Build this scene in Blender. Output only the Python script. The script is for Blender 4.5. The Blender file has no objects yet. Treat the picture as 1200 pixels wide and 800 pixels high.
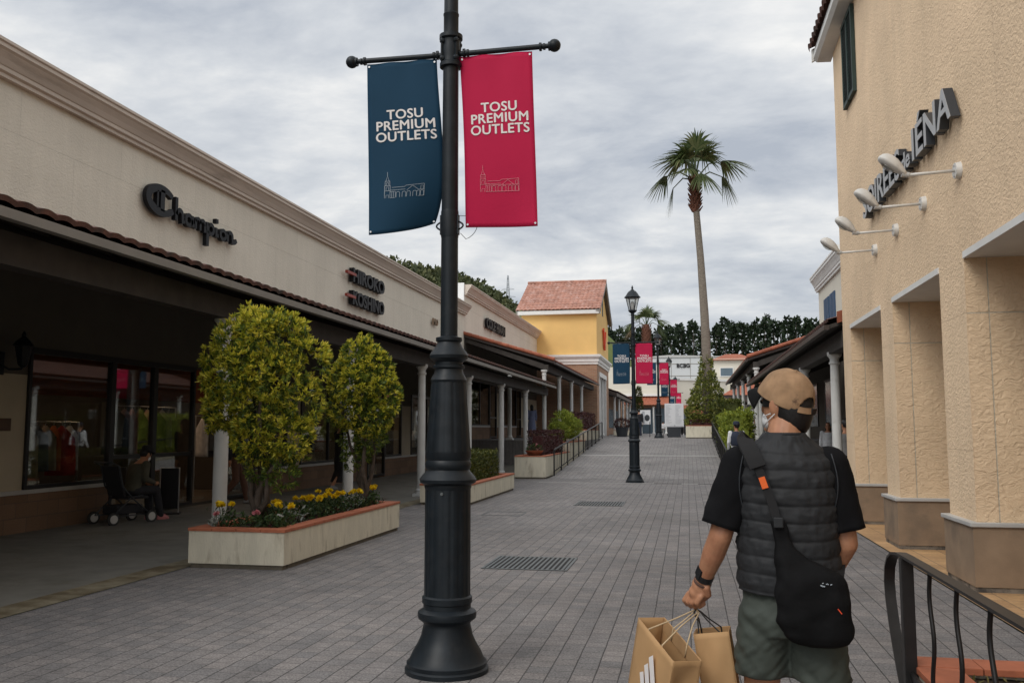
import bpy, bmesh, math, random
import numpy as np
from mathutils import Vector, Matrix, Euler, noise
R = math.radians
random.seed(7)
rng = np.random.default_rng(7)
S = bpy.context.scene
COL = S.collection

# ------------------------------------------------------------------ camera, sky, sun, exposure
cam_d = bpy.data.cameras.new('camera'); cam = bpy.data.objects.new('camera', cam_d); COL.objects.link(cam)
cam_d.sensor_width = 36; cam_d.lens = 1050/1200*36; cam_d.clip_start = .05; cam_d.clip_end = 3000
cam.location = (0, 0, 1.5)
cam.rotation_euler = (R(90+5.6025), 0, R(11.048))
S.camera = cam
S.view_settings.view_transform = 'Standard'; S.view_settings.look = 'None'
S.view_settings.exposure = 0.32; S.view_settings.gamma = 1.0; S.view_settings.use_curve_mapping = False
SUN_EL, SUN_AZ = 42, 208          # sun behind thin cloud, behind-left of the camera
SUN_STRENGTH = 0.9
W = bpy.data.worlds.new('World'); S.world = W; W.use_nodes = True
nt = W.node_tree; nt.nodes.clear()
def wn(t, **k):
    n = nt.nodes.new(t)
    for a, b in k.items(): setattr(n, a, b)
    return n
out = wn('ShaderNodeOutputWorld'); bg = wn('ShaderNodeBackground'); bg.inputs['Strength'].default_value = 0.10
sky = wn('ShaderNodeTexSky', sky_type='NISHITA', sun_disc=False)
sky.sun_elevation = R(SUN_EL); sky.sun_rotation = R(SUN_AZ)
tc = wn('ShaderNodeTexCoord'); sep = wn('ShaderNodeSeparateXYZ'); nt.links.new(tc.outputs['Generated'], sep.inputs[0])
def m(op, a, b=None, c=None):
    n = wn('ShaderNodeMath', operation=op)
    for i, v in enumerate((a, b, c)):
        if v is None: continue
        if isinstance(v, (int, float)): n.inputs[i].default_value = v
        else: nt.links.new(v, n.inputs[i])
    return n.outputs[0]
den = m('ADD', m('MAXIMUM', sep.outputs[2], 0.0), 0.24)
cx = m('DIVIDE', sep.outputs[0], den); cy = m('DIVIDE', sep.outputs[1], den)
comb = wn('ShaderNodeCombineXYZ'); nt.links.new(cx, comb.inputs[0]); nt.links.new(cy, comb.inputs[1])
def wnoise(scale, detail, rough, dist, sx=1.0, sy=1.0, off=0.0):
    mp = wn('ShaderNodeMapping'); mp.inputs['Scale'].default_value = (sx, sy, 1); mp.inputs['Location'].default_value = (off, off*.7, 0)
    mp.inputs['Rotation'].default_value = (0, 0, R(-25))
    nt.links.new(comb.outputs[0], mp.inputs[0])
    n = wn('ShaderNodeTexNoise'); n.inputs['Scale'].default_value = scale; n.inputs['Detail'].default_value = detail
    n.inputs['Roughness'].default_value = rough; n.inputs['Distortion'].default_value = dist
    nt.links.new(mp.outputs[0], n.inputs['Vector']); return n.outputs['Fac']
big = wnoise(0.62, 4, .5, .25, 1.0, 1.1, 3.1)
mid = wnoise(1.9, 8, .60, .25, 1.0, 1.35, 8.7)
sml = wnoise(5.5, 6, .6, .2, 1.0, 1.5, 1.9)
mixv = m('ADD', m('ADD', m('MULTIPLY', big, .42), m('MULTIPLY', mid, .42)), m('MULTIPLY', sml, .16))
ramp = wn('ShaderNodeValToRGB')
e = ramp.color_ramp.elements
e[0].position = .395; e[0].color = (3.45, 3.75, 4.25, 1)
e[1].position = .60; e[1].color = (7.6, 7.5, 7.25, 1)
e2 = e.new(.49); e2.color = (5.1, 5.3, 5.55, 1)
nt.links.new(mixv, ramp.inputs[0])
# an overcast sky is brighter toward the zenith and round the veiled sun
sdv = (math.sin(R(SUN_AZ))*math.cos(R(SUN_EL)), math.cos(R(SUN_AZ))*math.cos(R(SUN_EL)), math.sin(R(SUN_EL)))
dot = wn('ShaderNodeVectorMath', operation='DOT_PRODUCT'); nt.links.new(tc.outputs['Generated'], dot.inputs[0]); dot.inputs[1].default_value = sdv
glow = m('MULTIPLY', m('POWER', m('MAXIMUM', dot.outputs['Value'], 0.0), 2.0), 1.3)
zen = m('MULTIPLY', m('MAXIMUM', sep.outputs[2], 0.0), .25)
gain = m('ADD', m('ADD', glow, zen), 1.0)
gm = wn('ShaderNodeVectorMath', operation='SCALE'); nt.links.new(ramp.outputs[0], gm.inputs[0]); nt.links.new(gain, gm.inputs['Scale'])
mx = wn('ShaderNodeMix', data_type='RGBA'); mx.inputs['Factor'].default_value = .95
nt.links.new(sky.outputs[0], mx.inputs['A']); nt.links.new(gm.outputs[0], mx.inputs['B'])
nt.links.new(mx.outputs['Result'], bg.inputs['Color']); nt.links.new(bg.outputs[0], out.inputs[0])
sd = bpy.data.lights.new('sun', 'SUN'); sd.energy = SUN_STRENGTH; sd.angle = R(25); sd.color = (1, .95, .87)
sun = bpy.data.objects.new('sun', sd); COL.objects.link(sun)
# sun_rotation is measured clockwise from +Y
sdir = Vector((math.sin(R(SUN_AZ))*math.cos(R(SUN_EL)), math.cos(R(SUN_AZ))*math.cos(R(SUN_EL)), math.sin(R(SUN_EL))))
sun.rotation_euler = sdir.to_track_quat('Z', 'Y').to_euler()

# ------------------------------------------------------------------ materials
MATS = {}
def mat(name, rgb, rough=.7, var=.12, scale=6, bump=0, bscale=60, metallic=0, spec=.4, dist=.01, detail=4, dirt=None, dirt_scale=1.5, dirt_lo=.5, dirt_hi=.7, stretch=(1, 1, 1), bdist=0.0, island=0.0, emit=0, coat=0):
    M = bpy.data.materials.new(name); M.use_nodes = True; t = M.node_tree; N = t.nodes; L = t.links
    b = N['Principled BSDF']; b.inputs['Roughness'].default_value = rough; b.inputs['Metallic'].default_value = metallic
    b.inputs['Specular IOR Level'].default_value = spec
    if coat: b.inputs['Coat Weight'].default_value = coat
    tcn = N.new('ShaderNodeTexCoord'); mp = N.new('ShaderNodeMapping'); mp.inputs['Scale'].default_value = stretch
    L.new(tcn.outputs['Object'], mp.inputs[0])
    n = N.new('ShaderNodeTexNoise'); n.inputs['Scale'].default_value = scale; n.inputs['Detail'].default_value = detail
    L.new(mp.outputs[0], n.inputs['Vector'])
    r = N.new('ShaderNodeValToRGB'); r.color_ramp.elements[0].position = .3; r.color_ramp.elements[1].position = .7
    lo = [max(0, c*(1-var)) for c in rgb]; hi = [min(1, c*(1+var)) for c in rgb]
    r.color_ramp.elements[0].color = (*lo, 1); r.color_ramp.elements[1].color = (*hi, 1)
    L.new(n.outputs['Fac'], r.inputs[0]); last = r.outputs[0]
    if dirt is not None:
        n2 = N.new('ShaderNodeTexNoise'); n2.inputs['Scale'].default_value = dirt_scale; n2.inputs['Detail'].default_value = 8; n2.inputs['Roughness'].default_value = .65
        L.new(mp.outputs[0], n2.inputs['Vector'])
        r2 = N.new('ShaderNodeValToRGB'); r2.color_ramp.elements[0].position = dirt_lo; r2.color_ramp.elements[1].position = dirt_hi
        L.new(n2.outputs['Fac'], r2.inputs[0])
        x = N.new('ShaderNodeMix'); x.data_type = 'RGBA'; x.inputs['B'].default_value = (*dirt, 1)
        L.new(r2.outputs[0], x.inputs['Factor']); L.new(last, x.inputs['A']); last = x.outputs['Result']
    if island:
        g = N.new('ShaderNodeNewGeometry'); hs = N.new('ShaderNodeHueSaturation')
        mr = N.new('ShaderNodeMapRange'); mr.inputs['To Min'].default_value = 1-island; mr.inputs['To Max'].default_value = 1+island
        L.new(g.outputs['Random Per Island'], mr.inputs[0]); L.new(mr.outputs[0], hs.inputs['Value']); L.new(last, hs.inputs['Color']); last = hs.outputs[0]
    L.new(last, b.inputs['Base Color'])
    if bump:
        n3 = N.new('ShaderNodeTexNoise'); n3.inputs['Scale'].default_value = bscale; n3.inputs['Detail'].default_value = 5; n3.inputs['Distortion'].default_value = bdist
        L.new(mp.outputs[0], n3.inputs['Vector'])
        bp = N.new('ShaderNodeBump'); bp.inputs['Strength'].default_value = bump; bp.inputs['Distance'].default_value = dist
        L.new(n3.outputs['Fac'], bp.inputs['Height']); L.new(bp.outputs[0], b.inputs['Normal'])
    if emit:
        b.inputs['Emission Color'].default_value = (*rgb, 1); b.inputs['Emission Strength'].default_value = emit
    MATS[name] = M; return M
def brickmat(name, c1, c2, mortar, bw, bh, ms, axes='xy', off=.5, rough=.8, bump=.4, speck=0, speck_scale=150, bias=0.0, patch=None, patch_scale=.4, stucco=0, stucco_scale=12, squash=1.0, bdist=.004, wob=1.2, streak=0):
    """courses of bricks / pavers / tiles, in metres; axes = which object axes run along and across the courses"""
    M = bpy.data.materials.new(name); M.use_nodes = True; t = M.node_tree; N = t.nodes; L = t.links
    b = N['Principled BSDF']; b.inputs['Roughness'].default_value = rough; b.inputs['Specular IOR Level'].default_value = .3
    tcn = N.new('ShaderNodeTexCoord'); s = N.new('ShaderNodeSeparateXYZ'); L.new(tcn.outputs['Object'], s.inputs[0])
    c = N.new('ShaderNodeCombineXYZ'); ix = {'x': 0, 'y': 1, 'z': 2}
    L.new(s.outputs[ix[axes[0]]], c.inputs[0]); L.new(s.outputs[ix[axes[1]]], c.inputs[1])
    k = N.new('ShaderNodeTexBrick'); k.inputs['Scale'].default_value = 1; k.offset = off; k.squash = squash
    k.inputs['Brick Width'].default_value = bw; k.inputs['Row Height'].default_value = bh; k.inputs['Mortar Size'].default_value = ms
    k.inputs['Mortar Smooth'].default_value = .3; k.inputs['Bias'].default_value = bias
    k.inputs['Color1'].default_value = (*c1, 1); k.inputs['Color2'].default_value = (*c2, 1); k.inputs['Mortar'].default_value = (*mortar, 1)
    L.new(c.outputs[0], k.inputs['Vector']); last = k.outputs['Color']
    def mul(fac, lo, hi):
        nonlocal last
        mr = N.new('ShaderNodeMapRange'); mr.inputs['From Min'].default_value = .3; mr.inputs['From Max'].default_value = .7
        mr.inputs['To Min'].default_value = lo; mr.inputs['To Max'].default_value = hi; L.new(fac, mr.inputs[0])
        hs = N.new('ShaderNodeHueSaturation'); L.new(mr.outputs[0], hs.inputs['Value']); L.new(last, hs.inputs['Color']); last = hs.outputs[0]
    hts = [(k.outputs['Fac'], -1.0)]
    if speck:
        n = N.new('ShaderNodeTexNoise'); n.inputs['Scale'].default_value = speck_scale; n.inputs['Detail'].default_value = 3; L.new(tcn.outputs['Object'], n.inputs['Vector'])
        mul(n.outputs['Fac'], 1-speck, 1+speck)
    n = N.new('ShaderNodeTexNoise'); n.inputs['Scale'].default_value = patch_scale; n.inputs['Detail'].default_value = 8; n.inputs['Roughness'].default_value = .62; L.new(tcn.outputs['Object'], n.inputs['Vector'])
    if patch: mul(n.outputs['Fac'], 1-patch, 1+patch)
    if streak:        # rain streaks: noise drawn out along z
        mp5 = N.new('ShaderNodeMapping'); mp5.inputs['Scale'].default_value = (3.2, 3.2, .22); L.new(tcn.outputs['Object'], mp5.inputs[0])
        n5 = N.new('ShaderNodeTexNoise'); n5.inputs['Scale'].default_value = 1.6; n5.inputs['Detail'].default_value = 5; L.new(mp5.outputs[0], n5.inputs['Vector'])
        mul(n5.outputs['Fac'], 1-streak, 1+streak*.6)
    L.new(last, b.inputs['Base Color'])
    neg = N.new('ShaderNodeMath'); neg.operation = 'MULTIPLY'; neg.inputs[1].default_value = -1; L.new(k.outputs['Fac'], neg.inputs[0])
    h = neg.outputs[0]
    if stucco:
        n4 = N.new('ShaderNodeTexNoise'); n4.inputs['Scale'].default_value = stucco_scale; n4.inputs['Detail'].default_value = 4; n4.inputs['Roughness'].default_value = .55; n4.inputs['Distortion'].default_value = wob; mp4 = N.new('ShaderNodeMapping'); mp4.inputs['Rotation'].default_value = (R(25), R(20), 0); mp4.inputs['Scale'].default_value = (1, 1, 1.5); L.new(tcn.outputs['Object'], mp4.inputs[0]); L.new(mp4.outputs[0], n4.inputs['Vector'])
        ad = N.new('ShaderNodeMath'); ad.operation = 'MULTIPLY_ADD'; ad.inputs[1].default_value = stucco; L.new(n4.outputs['Fac'], ad.inputs[0]); L.new(h, ad.inputs[2]); h = ad.outputs[0]
    bp = N.new('ShaderNodeBump'); bp.inputs['Strength'].default_value = bump; bp.inputs['Distance'].default_value = bdist
    L.new(h, bp.inputs['Height']); L.new(bp.outputs[0], b.inputs['Normal'])
    MATS[name] = M; return M
def leafmat(name, c1, c2, c3=None, rough=.5, trans=.25):
    M = bpy.data.materials.new(name); M.use_nodes = True; t = M.node_tree; N = t.nodes; L = t.links
    b = N['Principled BSDF']; b.inputs['Roughness'].default_value = rough; b.inputs['Specular IOR Level'].default_value = .35
    g = N.new('ShaderNodeNewGeometry'); r = N.new('ShaderNodeValToRGB')
    r.color_ramp.elements[0].color = (*c1, 1); r.color_ramp.elements[1].color = (*(c3 or c2), 1)
    if c3: r.color_ramp.elements.new(.55).color = (*c2, 1)
    L.new(g.outputs['Random Per Island'], r.inputs[0]); L.new(r.outputs[0], b.inputs['Base Color'])
    tr = N.new('ShaderNodeBsdfTranslucent'); L.new(r.outputs[0], tr.inputs['Color'])
    mxs = N.new('ShaderNodeMixShader'); mxs.inputs[0].default_value = trans
    L.new(b.outputs[0], mxs.inputs[1]); L.new(tr.outputs[0], mxs.inputs[2]); L.new(mxs.outputs[0], N['Material Output'].inputs[0])
    MATS[name] = M; return M
def glassmat(name, tint=(.85, .88, .87), refl=.045):
    M = bpy.data.materials.new(name); M.use_nodes = True; t = M.node_tree; N = t.nodes; L = t.links
    N.remove(N['Principled BSDF'])
    a = N.new('ShaderNodeBsdfTransparent'); a.inputs[0].default_value = (*tint, 1)
    g = N.new('ShaderNodeBsdfGlossy'); g.inputs['Roughness'].default_value = .02
    fr = N.new('ShaderNodeLayerWeight'); fr.inputs[0].default_value = .35
    ad = N.new('ShaderNodeMath'); ad.operation = 'MULTIPLY_ADD'; ad.inputs[1].default_value = .28; ad.inputs[2].default_value = refl; L.new(fr.outputs['Fresnel'], ad.inputs[0])
    x = N.new('ShaderNodeMixShader'); L.new(ad.outputs[0], x.inputs[0]); L.new(a.outputs[0], x.inputs[1]); L.new(g.outputs[0], x.inputs[2])
    L.new(x.outputs[0], N['Material Output'].inputs[0]); MATS[name] = M; return M

def pavemat(name, base, joint):
    """granite-faced pavers: long open joints running up the street, finer broken cross joints, speckled faces"""
    M = bpy.data.materials.new(name); M.use_nodes = True; t = M.node_tree; N = t.nodes; L = t.links
    b = N['Principled BSDF']; b.inputs['Roughness'].default_value = .85; b.inputs['Specular IOR Level'].default_value = .25
    tcn = N.new('ShaderNodeTexCoord'); s = N.new('ShaderNodeSeparateXYZ')
    wz = N.new('ShaderNodeTexNoise'); wz.inputs['Scale'].default_value = 2.2; wz.inputs['Detail'].default_value = 3; L.new(tcn.outputs['Object'], wz.inputs['Vector'])
    vm = N.new('ShaderNodeVectorMath'); vm.operation = 'MULTIPLY_ADD'; vm.inputs[1].default_value = (.010, .010, 0); L.new(wz.outputs['Color'], vm.inputs[0]); L.new(tcn.outputs['Object'], vm.inputs[2]); L.new(vm.outputs[0], s.inputs[0])
    c = N.new('ShaderNodeCombineXYZ'); L.new(s.outputs[1], c.inputs[0]); L.new(s.outputs[0], c.inputs[1])
    def brick(w, h, ms, off):
        k = N.new('ShaderNodeTexBrick'); k.inputs['Scale'].default_value = 1; k.offset = off
        k.inputs['Brick Width'].default_value = w; k.inputs['Row Height'].default_value = h; k.inputs['Mortar Size'].default_value = ms; k.inputs['Mortar Smooth'].default_value = .4
        k.inputs['Color1'].default_value = (.87, .88, .89, 1); k.inputs['Color2'].default_value = (1.14, 1.10, 1.07, 1); k.inputs['Mortar'].default_value = (.45, .44, .44, 1)
        L.new(c.outputs[0], k.inputs['Vector']); return k
    rows = brick(400, .145, .0052, 0); cross = brick(.145, .145, .0042, .5)
    def noise_(scale, detail, rough, lo, hi, fmin=.3, fmax=.7):
        n = N.new('ShaderNodeTexNoise'); n.inputs['Scale'].default_value = scale; n.inputs['Detail'].default_value = detail; n.inputs['Roughness'].default_value = rough; L.new(tcn.outputs['Object'], n.inputs['Vector'])
        mr = N.new('ShaderNodeMapRange'); mr.inputs['From Min'].default_value = fmin; mr.inputs['From Max'].default_value = fmax; mr.inputs['To Min'].default_value = lo; mr.inputs['To Max'].default_value = hi; L.new(n.outputs['Fac'], mr.inputs[0]); return mr.outputs[0], n
    def mul(a_, b_):
        x = N.new('ShaderNodeVectorMath'); x.operation = 'MULTIPLY'
        if isinstance(a_, tuple): x.inputs[0].default_value = a_
        else: L.new(a_, x.inputs[0])
        L.new(b_, x.inputs[1]); return x.outputs[0]
    sp1, n1 = noise_(62, 5, .8, .30, 1.75); sp2, _ = noise_(.55, 8, .6, .80, 1.17); sp3, _ = noise_(7, 5, .65, .86, 1.14); sp4, _ = noise_(1.6, 7, .7, 1.0, .74, .56, .70)
    col = mul(mul(mul(mul(mul(base, cross.outputs['Color']), sp1), sp2), sp3), sp4)
    jb, _ = noise_(2.3, 5, .65, .20, .80)
    jm = N.new('ShaderNodeMath'); jm.operation = 'MULTIPLY'; L.new(rows.outputs['Fac'], jm.inputs[0]); L.new(jb, jm.inputs[1])
    x = N.new('ShaderNodeMix'); x.data_type = 'RGBA'; L.new(jm.outputs[0], x.inputs['Factor']); L.new(col, x.inputs['A']); x.inputs['B'].default_value = (*joint, 1)
    L.new(x.outputs['Result'], b.inputs['Base Color'])
    h = N.new('ShaderNodeMath'); h.operation = 'MULTIPLY_ADD'; h.inputs[1].default_value = .5; L.new(n1.outputs['Fac'], h.inputs[0])
    ng = N.new('ShaderNodeMath'); ng.operation = 'MULTIPLY'; ng.inputs[1].default_value = -1; L.new(rows.outputs['Fac'], ng.inputs[0]); L.new(ng.outputs[0], h.inputs[2])
    bp = N.new('ShaderNodeBump'); bp.inputs['Strength'].default_value = .5; bp.inputs['Distance'].default_value = .005; L.new(h.outputs[0], bp.inputs['Height']); L.new(bp.outputs[0], b.inputs['Normal'])
    MATS[name] = M; return M
pavemat('paving', (.180, .170, .167), (.030, .028, .027)); pavemat('paving_lower', (.20, .19, .186), (.045, .042, .040))
mat('concrete_walk', (.165, .157, .137), .85, .14, 3, .3, 160, dirt=(.11, .10, .075), dirt_scale=1.3, dirt_lo=.52, dirt_hi=.72, dist=.003)
mat('concrete_edge', (.215, .185, .125), .9, .25, 5, .4, 120, dirt=(.10, .075, .04), dirt_scale=2.2, dirt_lo=.42, dirt_hi=.62, dist=.004)
mat('terrain', (.10, .12, .06), .95, .3, .3)
mat('stone_strip', (.36, .35, .33), .8, .1, 8)
brickmat('tan_tile', (.50, .31, .155), (.40, .24, .12), (.22, .15, .09), .30, .30, .006, 'xy', .0, .65, .3, speck=.12, speck_scale=40, patch=.25, patch_scale=1.5)
brickmat('stucco_pale', (.71, .65, .545), (.70, .64, .535), (.63, .575, .48), 2.4, 1.16, .005, 'yz', .5, .9, .6, patch=.07, patch_scale=.6, stucco=1.0, stucco_scale=19, bdist=.018, wob=.6, streak=.04, speck=.04, speck_scale=40)
mat('cornice_stone', (.60, .52, .44), .8, .07, 1.2, .2, 40, dirt=(.30, .25, .20), dirt_scale=1.0, dirt_lo=.58, dirt_hi=.8, stretch=(3, .5, 3))
brickmat('stucco_tan', (.80, .60, .40), (.79, .59, .395), (.69, .51, .34), 3.08, 1.30, .0035, 'yz', .5, .9, .85, patch=.12, patch_scale=.7, stucco=1.0, stucco_scale=21, bdist=.018, wob=.6, streak=.04, speck=.07, speck_scale=40)
brickmat('stucco_tan_reveal', (.76, .565, .37), (.75, .555, .365), (.56, .49, .38), 1.9, 2.6, .006, 'xz', 0, .9, .85, patch=.12, patch_scale=.8, stucco=1.0, stucco_scale=10.5, bdist=.024, wob=1.5, streak=.04)
mat('plinth_brown', (.27, .19, .125), .75, .12, 5, .15, 60, dirt=(.15, .115, .085), dirt_scale=1.5, dirt_lo=.52, dirt_hi=.75)
mat('plinth_foot', (.22, .19, .155), .9, .3, 12, .4, 50, dirt=(.06, .055, .05), dirt_scale=6, dirt_lo=.45, dirt_hi=.6)
mat('grey_trim', (.46, .45, .43), .5, .08, 4)
mat('white_trim', (.72, .71, .68), .6, .06, 3, dirt=(.48, .45, .40), dirt_scale=2, dirt_lo=.6, dirt_hi=.85)
mat('white_paint', (.80, .80, .79), .45, .04, 3)
mat('column_paint', (.60, .595, .57), .5, .06, 5, dirt=(.40, .37, .33), dirt_scale=3, dirt_lo=.58, dirt_hi=.85)
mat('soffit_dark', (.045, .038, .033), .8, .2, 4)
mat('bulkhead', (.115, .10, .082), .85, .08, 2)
mat('shop_wall_beige', (.46, .40, .30), .85, .06, 2, .2, 60)
brickmat('wainscot_brick', (.17, .105, .065), (.22, .135, .085), (.12, .09, .07), .45, .22, .006, 'yz', .5, .8, .4, speck=.1, speck_scale=60, patch=.15)
mat('roof_tile_dark', (.105, .045, .032), .8, .35, 9, .3, 40, dirt=(.05, .04, .035), dirt_scale=4)
mat('roof_tile_red', (.31, .095, .05), .75, .25, 5, .2, 40)
mat('roof_tile_pink', (.37, .18, .13), .8, .25, 2.2, .2, 30, dirt=(.52, .33, .28), dirt_scale=2.4, dirt_lo=.5, dirt_hi=.7)
mat('fascia_grey', (.215, .195, .17), .6, .08, 3)
mat('gutter_brown', (.055, .04, .035), .5, .1, 3)
mat('yellow_wall', (.78, .50, .185), .85, .04, 1.5, .12, 30)
brickmat('brick_wall', (.30, .165, .10), (.38, .215, .13), (.34, .28, .22), .30, .10, .010, 'yz', .5, .85, .4, speck=.1, speck_scale=30, patch=.1)
brickmat('brick_wall_front', (.30, .165, .10), (.38, .215, .13), (.34, .28, .22), .30, .10, .010, 'xz', .5, .85, .4, speck=.1, speck_scale=30, patch=.1)
mat('black_frame', (.018, .017, .017), .4, .1, 5)
glassmat('shop_glass')
glassmat('lantern_glass', (.8, .8, .78), .12)
mat('iron', (.0105, .0145, .0185), .42, .25, 9, .12, 120, spec=.26, dist=.002, dirt=(.019, .022, .025), dirt_scale=14, dirt_lo=.5, dirt_hi=.75)
mat('rail_black', (.016, .015, .015), .42, .2, 10, .08, 150, spec=.3, dist=.002)
mat('planter_stone', (.64, .59, .465), .85, .07, 5, .5, 18, dirt=(.33, .28, .20), dirt_scale=3.4, dirt_lo=.54, dirt_hi=.76, stretch=(2.0, 2.0, .5), bdist=1.0, dist=.012)
mat('planter_foot', (.14, .12, .09), .9, .25, 12, .3, 40, dirt=(.10, .09, .07), dirt_scale=6)
mat('terracotta', (.38, .12, .06), .7, .15, 9, .15, 60)
mat('soil', (.05, .036, .025), .95, .4, 25, .8, 40, dist=.03)
mat('banner_navy', (.011, .045, .085), .7, .05, 3, spec=.15)
mat('banner_red', (.47, .014, .062), .7, .05, 3, spec=.15)
mat('print_white', (.74, .70, .68), .6, .03, 3)
mat('print_pink', (.70, .25, .30), .6, .03, 3)
mat('print_blue', (.42, .47, .52), .6, .03, 3)
mat('sign_black', (.010, .010, .012), .5, .1, 4, spec=.2)
mat('sign_slate', (.032, .036, .042), .45, .08, 4)
mat('sign_face', (.36, .36, .36), .4, .05, 4)
mat('sign_red', (.26, .035, .02), .5, .05, 4)
mat('logo_red', (.70, .07, .02), .5, .05, 4)
mat('lamp_shell', (.62, .60, .56), .4, .1, 6, dirt=(.35, .32, .28), dirt_scale=5, dirt_lo=.55, dirt_hi=.8)
mat('shutter_green', (.020, .040, .034), .6, .1, 5)
mat('shutter_blue', (.03, .07, .14), .6, .1, 5)
mat('galvanised', (.13, .14, .14), .45, .15, 20, metallic=.6)
mat('grate_dark', (.02, .02, .02), .9, .1, 5)
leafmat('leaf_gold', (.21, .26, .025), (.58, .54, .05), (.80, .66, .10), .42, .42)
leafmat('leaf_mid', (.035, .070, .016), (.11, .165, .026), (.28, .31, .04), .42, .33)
leafmat('leaf_bed', (.020, .045, .014), (.045, .085, .025), (.09, .12, .04), .5, .2)
leafmat('leaf_hedge', (.035, .055, .013), (.085, .10, .02), (.16, .155, .03), .5, .25)
leafmat('leaf_lime', (.12, .17, .025), (.24, .29, .04), (.36, .38, .05), .5, .35)
leafmat('leaf_maroon', (.035, .010, .011), (.07, .018, .018), (.05, .028, .018), .5, .15)
leafmat('leaf_ivy', (.075, .105, .025), (.19, .215, .045), (.34, .32, .07), .5, .25)
leafmat('leaf_dark', (.010, .022, .010), (.022, .038, .016), (.036, .052, .022), .7, .12)
leafmat('leaf_forest', (.042, .055, .022), (.075, .088, .034), (.13, .132, .052), .7, .15)
leafmat('leaf_palm', (.045, .070, .022), (.085, .115, .038), (.17, .175, .075), .45, .25)
leafmat('leaf_palm_dry', (.15, .10, .05), (.20, .14, .07), None, .6, .1)
leafmat('petal_yellow', (.80, .54, .01), (.86, .66, .02), None, .6, .2)
leafmat('petal_pink', (.55, .16, .20), (.62, .30, .30), None, .6, .2)
leafmat('petal_white', (.62, .62, .58), (.72, .70, .68), None, .6, .2)
leafmat('leaf_silver', (.28, .31, .28), (.40, .42, .38), None, .7, .1)
leafmat('leaf_grassy', (.10, .10, .03), (.16, .14, .04), (.22, .17, .06), .7, .1)
mat('hill_grass', (.125, .155, .038), .95, .3, .12, dirt=(.06, .09, .025), dirt_scale=.06)
mat('hill_forest', (.030, .045, .018), .95, .35, .1)
mat('bark', (.085, .065, .05), .9, .3, 12, .6, 30, dist=.02)
mat('palm_bark', (.20, .17, .135), .9, .25, 5, .6, 18, dist=.05, stretch=(1, 1, 5))
mat('palm_boots', (.125, .05, .03), .85, .35, 14, .4, 20)
mat('skin', (.42, .205, .115), .5, .12, 30, .25, 160, spec=.4, dist=.0015, dirt=(.33, .125, .07), dirt_scale=13, dirt_lo=.46, dirt_hi=.8)
mat('hair_black', (.010, .009, .009), .5, .2, 60, .4, 220, dist=.003)
mat('cap_tan', (.31, .19, .105), .9, .22, 22, .35, 300, dist=.0015, dirt=(.13, .075, .045), dirt_scale=16, dirt_lo=.60, dirt_hi=.68)
mat('vest_charcoal', (.024, .025, .027), .6, .12, 18, .45, 30, spec=.22, dist=.006)
mat('tee_black', (.0075, .0075, .0085), .95, .15, 10, .5, 16, dist=.008, spec=.12)
mat('shorts_olive', (.050, .060, .050), .75, .1, 8, .5, 10, dist=.012)
mat('bag_black', (.0065, .0065, .007), .9, .2, 14, .6, 12, dist=.01, spec=.14)
mat('strap_black', (.010, .010, .011), .85, .1, 14, .3, 200, dist=.001)
mat('tag_orange', (.72, .12, .015), .5, .05, 5)
mat('kraft', (.42, .25, .115), .75, .12, 4, .25, 9, dist=.012)
mat('kraft_inner', (.36, .215, .10), .8, .08, 5)
mat('cord', (.48, .36, .22), .8, .1, 30)
mat('cord_black', (.02, .018, .016), .7, .1, 30)
mat('mask_white', (.74, .74, .74), .8, .04, 5)
mat('watch_black', (.015, .016, .018), .4, .1, 10)
mat('bracelet', (.13, .075, .06), .6, .2, 40)
mat('rubber', (.03, .03, .03), .7, .1, 5)
mat('steel', (.45, .45, .45), .3, .1, 6, metallic=.8)
for n_, c_ in dict(cloth_white=(.62, .62, .63), cloth_grey=(.22, .215, .21), cloth_dark=(.02, .02, .024), cloth_blue=(.15, .17, .27), cloth_navy=(.02, .026, .045), cloth_pink=(.42, .19, .18), cloth_red=(.42, .03, .02), cloth_orange=(.48, .12, .03), cloth_beige=(.38, .31, .22), cloth_teal=(.05, .11, .11), cloth_brown=(.12, .06, .04), cloth_mauve=(.25, .16, .17), cloth_olive=(.075, .072, .052), cloth_slate=(.13, .15, .17)).items():
    mat(n_, c_, .85, .15, 10, .3, 25, dist=.01)
mat('shop_orange', (.26, .06, .015), .7, .1, 2)
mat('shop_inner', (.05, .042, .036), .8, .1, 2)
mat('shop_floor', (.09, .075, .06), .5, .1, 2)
mat('poster_red', (.55, .015, .06), .5, .05, 2)
mat('wood_dark', (.09, .05, .03), .6, .2, 6)
mat('shoe_pink', (.45, .17, .17), .7, .1, 8)
mat('shoe_grey', (.25, .25, .25), .7, .1, 8)
mat('far_panel', (.56, .57, .57), .6, .03, .3)
mat('far_cream', (.64, .60, .51), .8, .05, .5)
mat('far_brick', (.36, .235, .15), .85, .1, 1)
mat('far_window', (.10, .14, .17), .2, .1, 1)
mat('board_white', (.70, .70, .71), .5, .03, 2)
mat('board_print', (.40, .41, .43), .6, .2, 6)
mat('eye_white', (.7, .7, .68), .3, .02, 5)
mat('downlight', (1.0, .66, .40), .5, 0, 5, emit=7.0)
mat('steel_tower', (.30, .32, .34), .6, .1, 1)

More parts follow.
